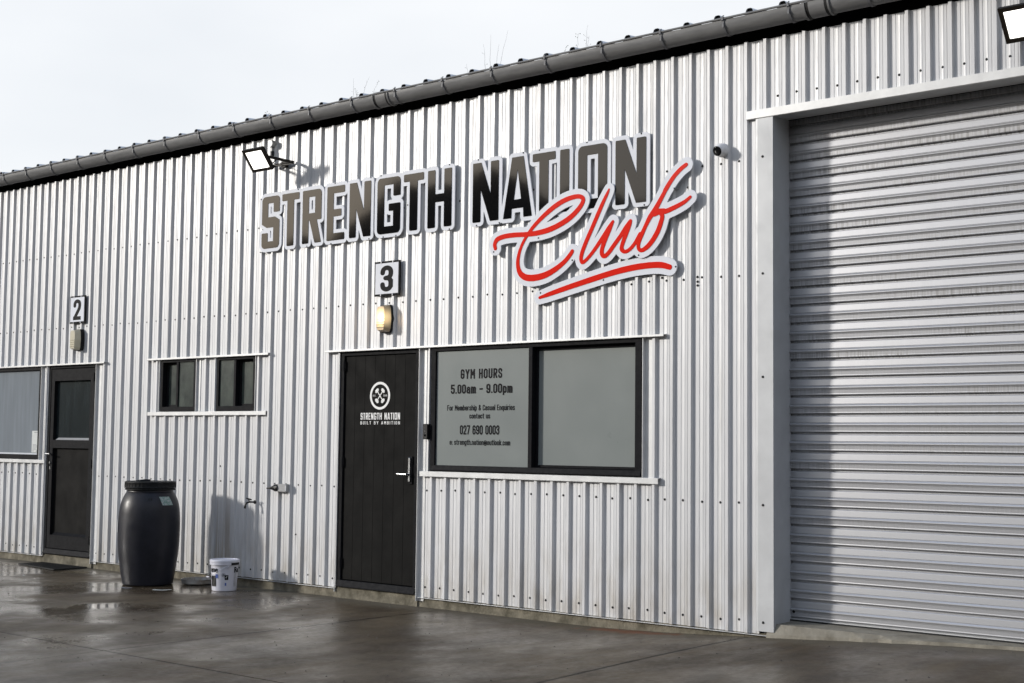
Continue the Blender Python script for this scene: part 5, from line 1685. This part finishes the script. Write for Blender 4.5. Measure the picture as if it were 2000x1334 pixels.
for k in range(1, nv):
    mbar(.02, .98, k / nv - .016, k / nv + .016, 0, .0105)
put('mat_grid', b.mesh('mat_grid', M['rubber']), dm)

def scrap(x, y, w, l, ang, label, mt='paper'):
    root = thing('paper_scrap', (x, y, 0), label, 'litter', None)
    b = MB(); n = 6
    ca, sa = math.cos(ang), math.sin(ang)
    def Q(u, v):
        z = .004 + .004 * math.sin(u * 3.1 / l) ** 2 + .002 * (v / w)
        return (x + u * ca - v * sa, y + u * sa + v * ca, z)
    for k in range(n):
        u0, u1 = -l / 2 + l * k / n, -l / 2 + l * (k + 1) / n
        tp_ = 1 - .5 * k / n; tp1 = 1 - .5 * (k + 1) / n
        b.face([Q(u0, -w / 2 * tp_), Q(u1, -w / 2 * tp1), Q(u1, w / 2 * tp1), Q(u0, w / 2 * tp_)])
        b.face([(p[0], p[1], p[2] - .0012) for p in (Q(u0, w / 2 * tp_), Q(u1, w / 2 * tp1), Q(u1, -w / 2 * tp1), Q(u0, -w / 2 * tp_))])
    put('scrap_sheet', b.mesh('scrap_sheet', M[mt]), root)
scrap(4.25, -.79, .035, .17, math.radians(52), 'white paper scrap on the wet concrete in front of the barrel')
scrap(3.88, -.92, .04, .10, math.radians(40), 'small grey torn scrap at the left foot of the barrel', 'print')
scrap(2.15, -.95, .018, .035, .5, 'tiny white crumb of litter on the concrete in front of the half glazed door')

# notice in window 2
nt_ = thing('window_notice', (.67, 0, 1.21), 'white paper notice taped inside the corner of the left window', 'notice')
b = MB(); b.box(.600, .748, .0062, .0090, 1.228, 1.475); put('sheet', b.mesh('sheet', M['paper']), nt_)
b = MB()
for q in range(5):
    z = 1.318 - q * .014
    b.box(.622, .622 + random.uniform(.06, .10), .0052, .0060, z, z + .004)
b.box(.690, .735, .0052, .0060, 1.240, 1.250); b.box(.625, .640, .0052, .0060, 1.240, 1.252)
b.box(.640, .715, .0052, .0060, 1.455, 1.461)
put('printed_lines', b.mesh('printed_lines', M['print']), nt_)

# ------------------------------------------------------------------ weeds growing in the gutter
def weed(x, stems, label):
    root = thing('gutter_weed', (x, -.12, 4.42), label, 'weed', 'dry weeds growing in the gutter')
    b = MB(); lf = MB()
    for dx, h, lean, nl in stems:
        base = Vector((x + dx, -.12 + random.uniform(-.02, .02), 4.42))
        pts = [base]
        for k in range(1, 6):
            t = k / 5
            pts.append(base + Vector((lean * t ** 1.5 + random.uniform(-.004, .004), random.uniform(-.006, .006), h * t)))
        b.tube(pts, [.0016, .0014, .0012, .001, .0008, .0005], 4)
        for k in range(nl):
            t = random.uniform(.35, 1); i_ = min(4, int(t * 5)); p = pts[i_].lerp(pts[i_ + 1], t * 5 - i_)
            q = p + Vector((random.uniform(-.03, .03), random.uniform(-.015, .015), random.uniform(.005, .025)))
            b.tube([p, q], .0006, 3)
            s = random.uniform(.005, .010)
            n1 = Vector((random.uniform(-1, 1), .3, random.uniform(-1, 1))).normalized() * s; n2 = Vector((-n1.z, 0, n1.x)) * .5
            lf.face([q - n1 * .2, q + n1 * .5 + n2, q + n1, q + n1 * .5 - n2])
    put('stems', b.mesh('stems', M['stem']), root)
    if lf.f: put('leaves', lf.mesh('leaves', M['leaf']), root)
weed(6.06, [(-.09, .27, -.02, 2), (.0, .16, -.06, 3), (.03, .24, .10, 3), (.14, .20, .09, 4), (-.03, .14, .02, 2)], 'thin dry weed sprouting from the gutter left of its joint')
weed(7.62, [(-.05, .30, -.03, 2), (.02, .36, .0, 0), (.08, .26, .03, 0), (.10, .37, .09, 0), (-.22, .16, -.04, 1)], 'tall leafless grassy weed in the gutter above the word NATION')
weed(8.52, [(-.10, .13, -.01, 4), (.02, .20, .02, 5), (.10, .26, .02, 3), (.12, .17, .01, 3)], 'small leafy weed in the gutter right of the tall grassy weed')
weed(4.78, [(0, .14, -.01, 4), (.02, .10, .01, 3)], 'tiny leafy weed in the gutter above the left floodlight')

# ------------------------------------------------------------------ grit on the slab
b = MB()
for _ in range(1700):
    x = random.uniform(-1, 14); y = -random.random() ** 1.5 * 6.0 - .02
    s = random.choice((.002, .003, .004, .005, .008))
    z = ground_z(x, y) + .001
    a = random.uniform(0, 3.14); base = len(b.v)
    for k in range(5):
        th = a + k * 1.257; b.v.append((x + s * math.cos(th), y + s * math.sin(th) * .8, z))
    b.v.append((x, y, z + s * .7))
    for k in range(5):
        b.f.append((base + k, base + (k + 1) % 5, base + 5)); b.m.append(0)
put('loose_grit', b.mesh('loose_grit', M['pebble']), kind='stuff', label='fine grit and leaf crumbs scattered on the concrete')
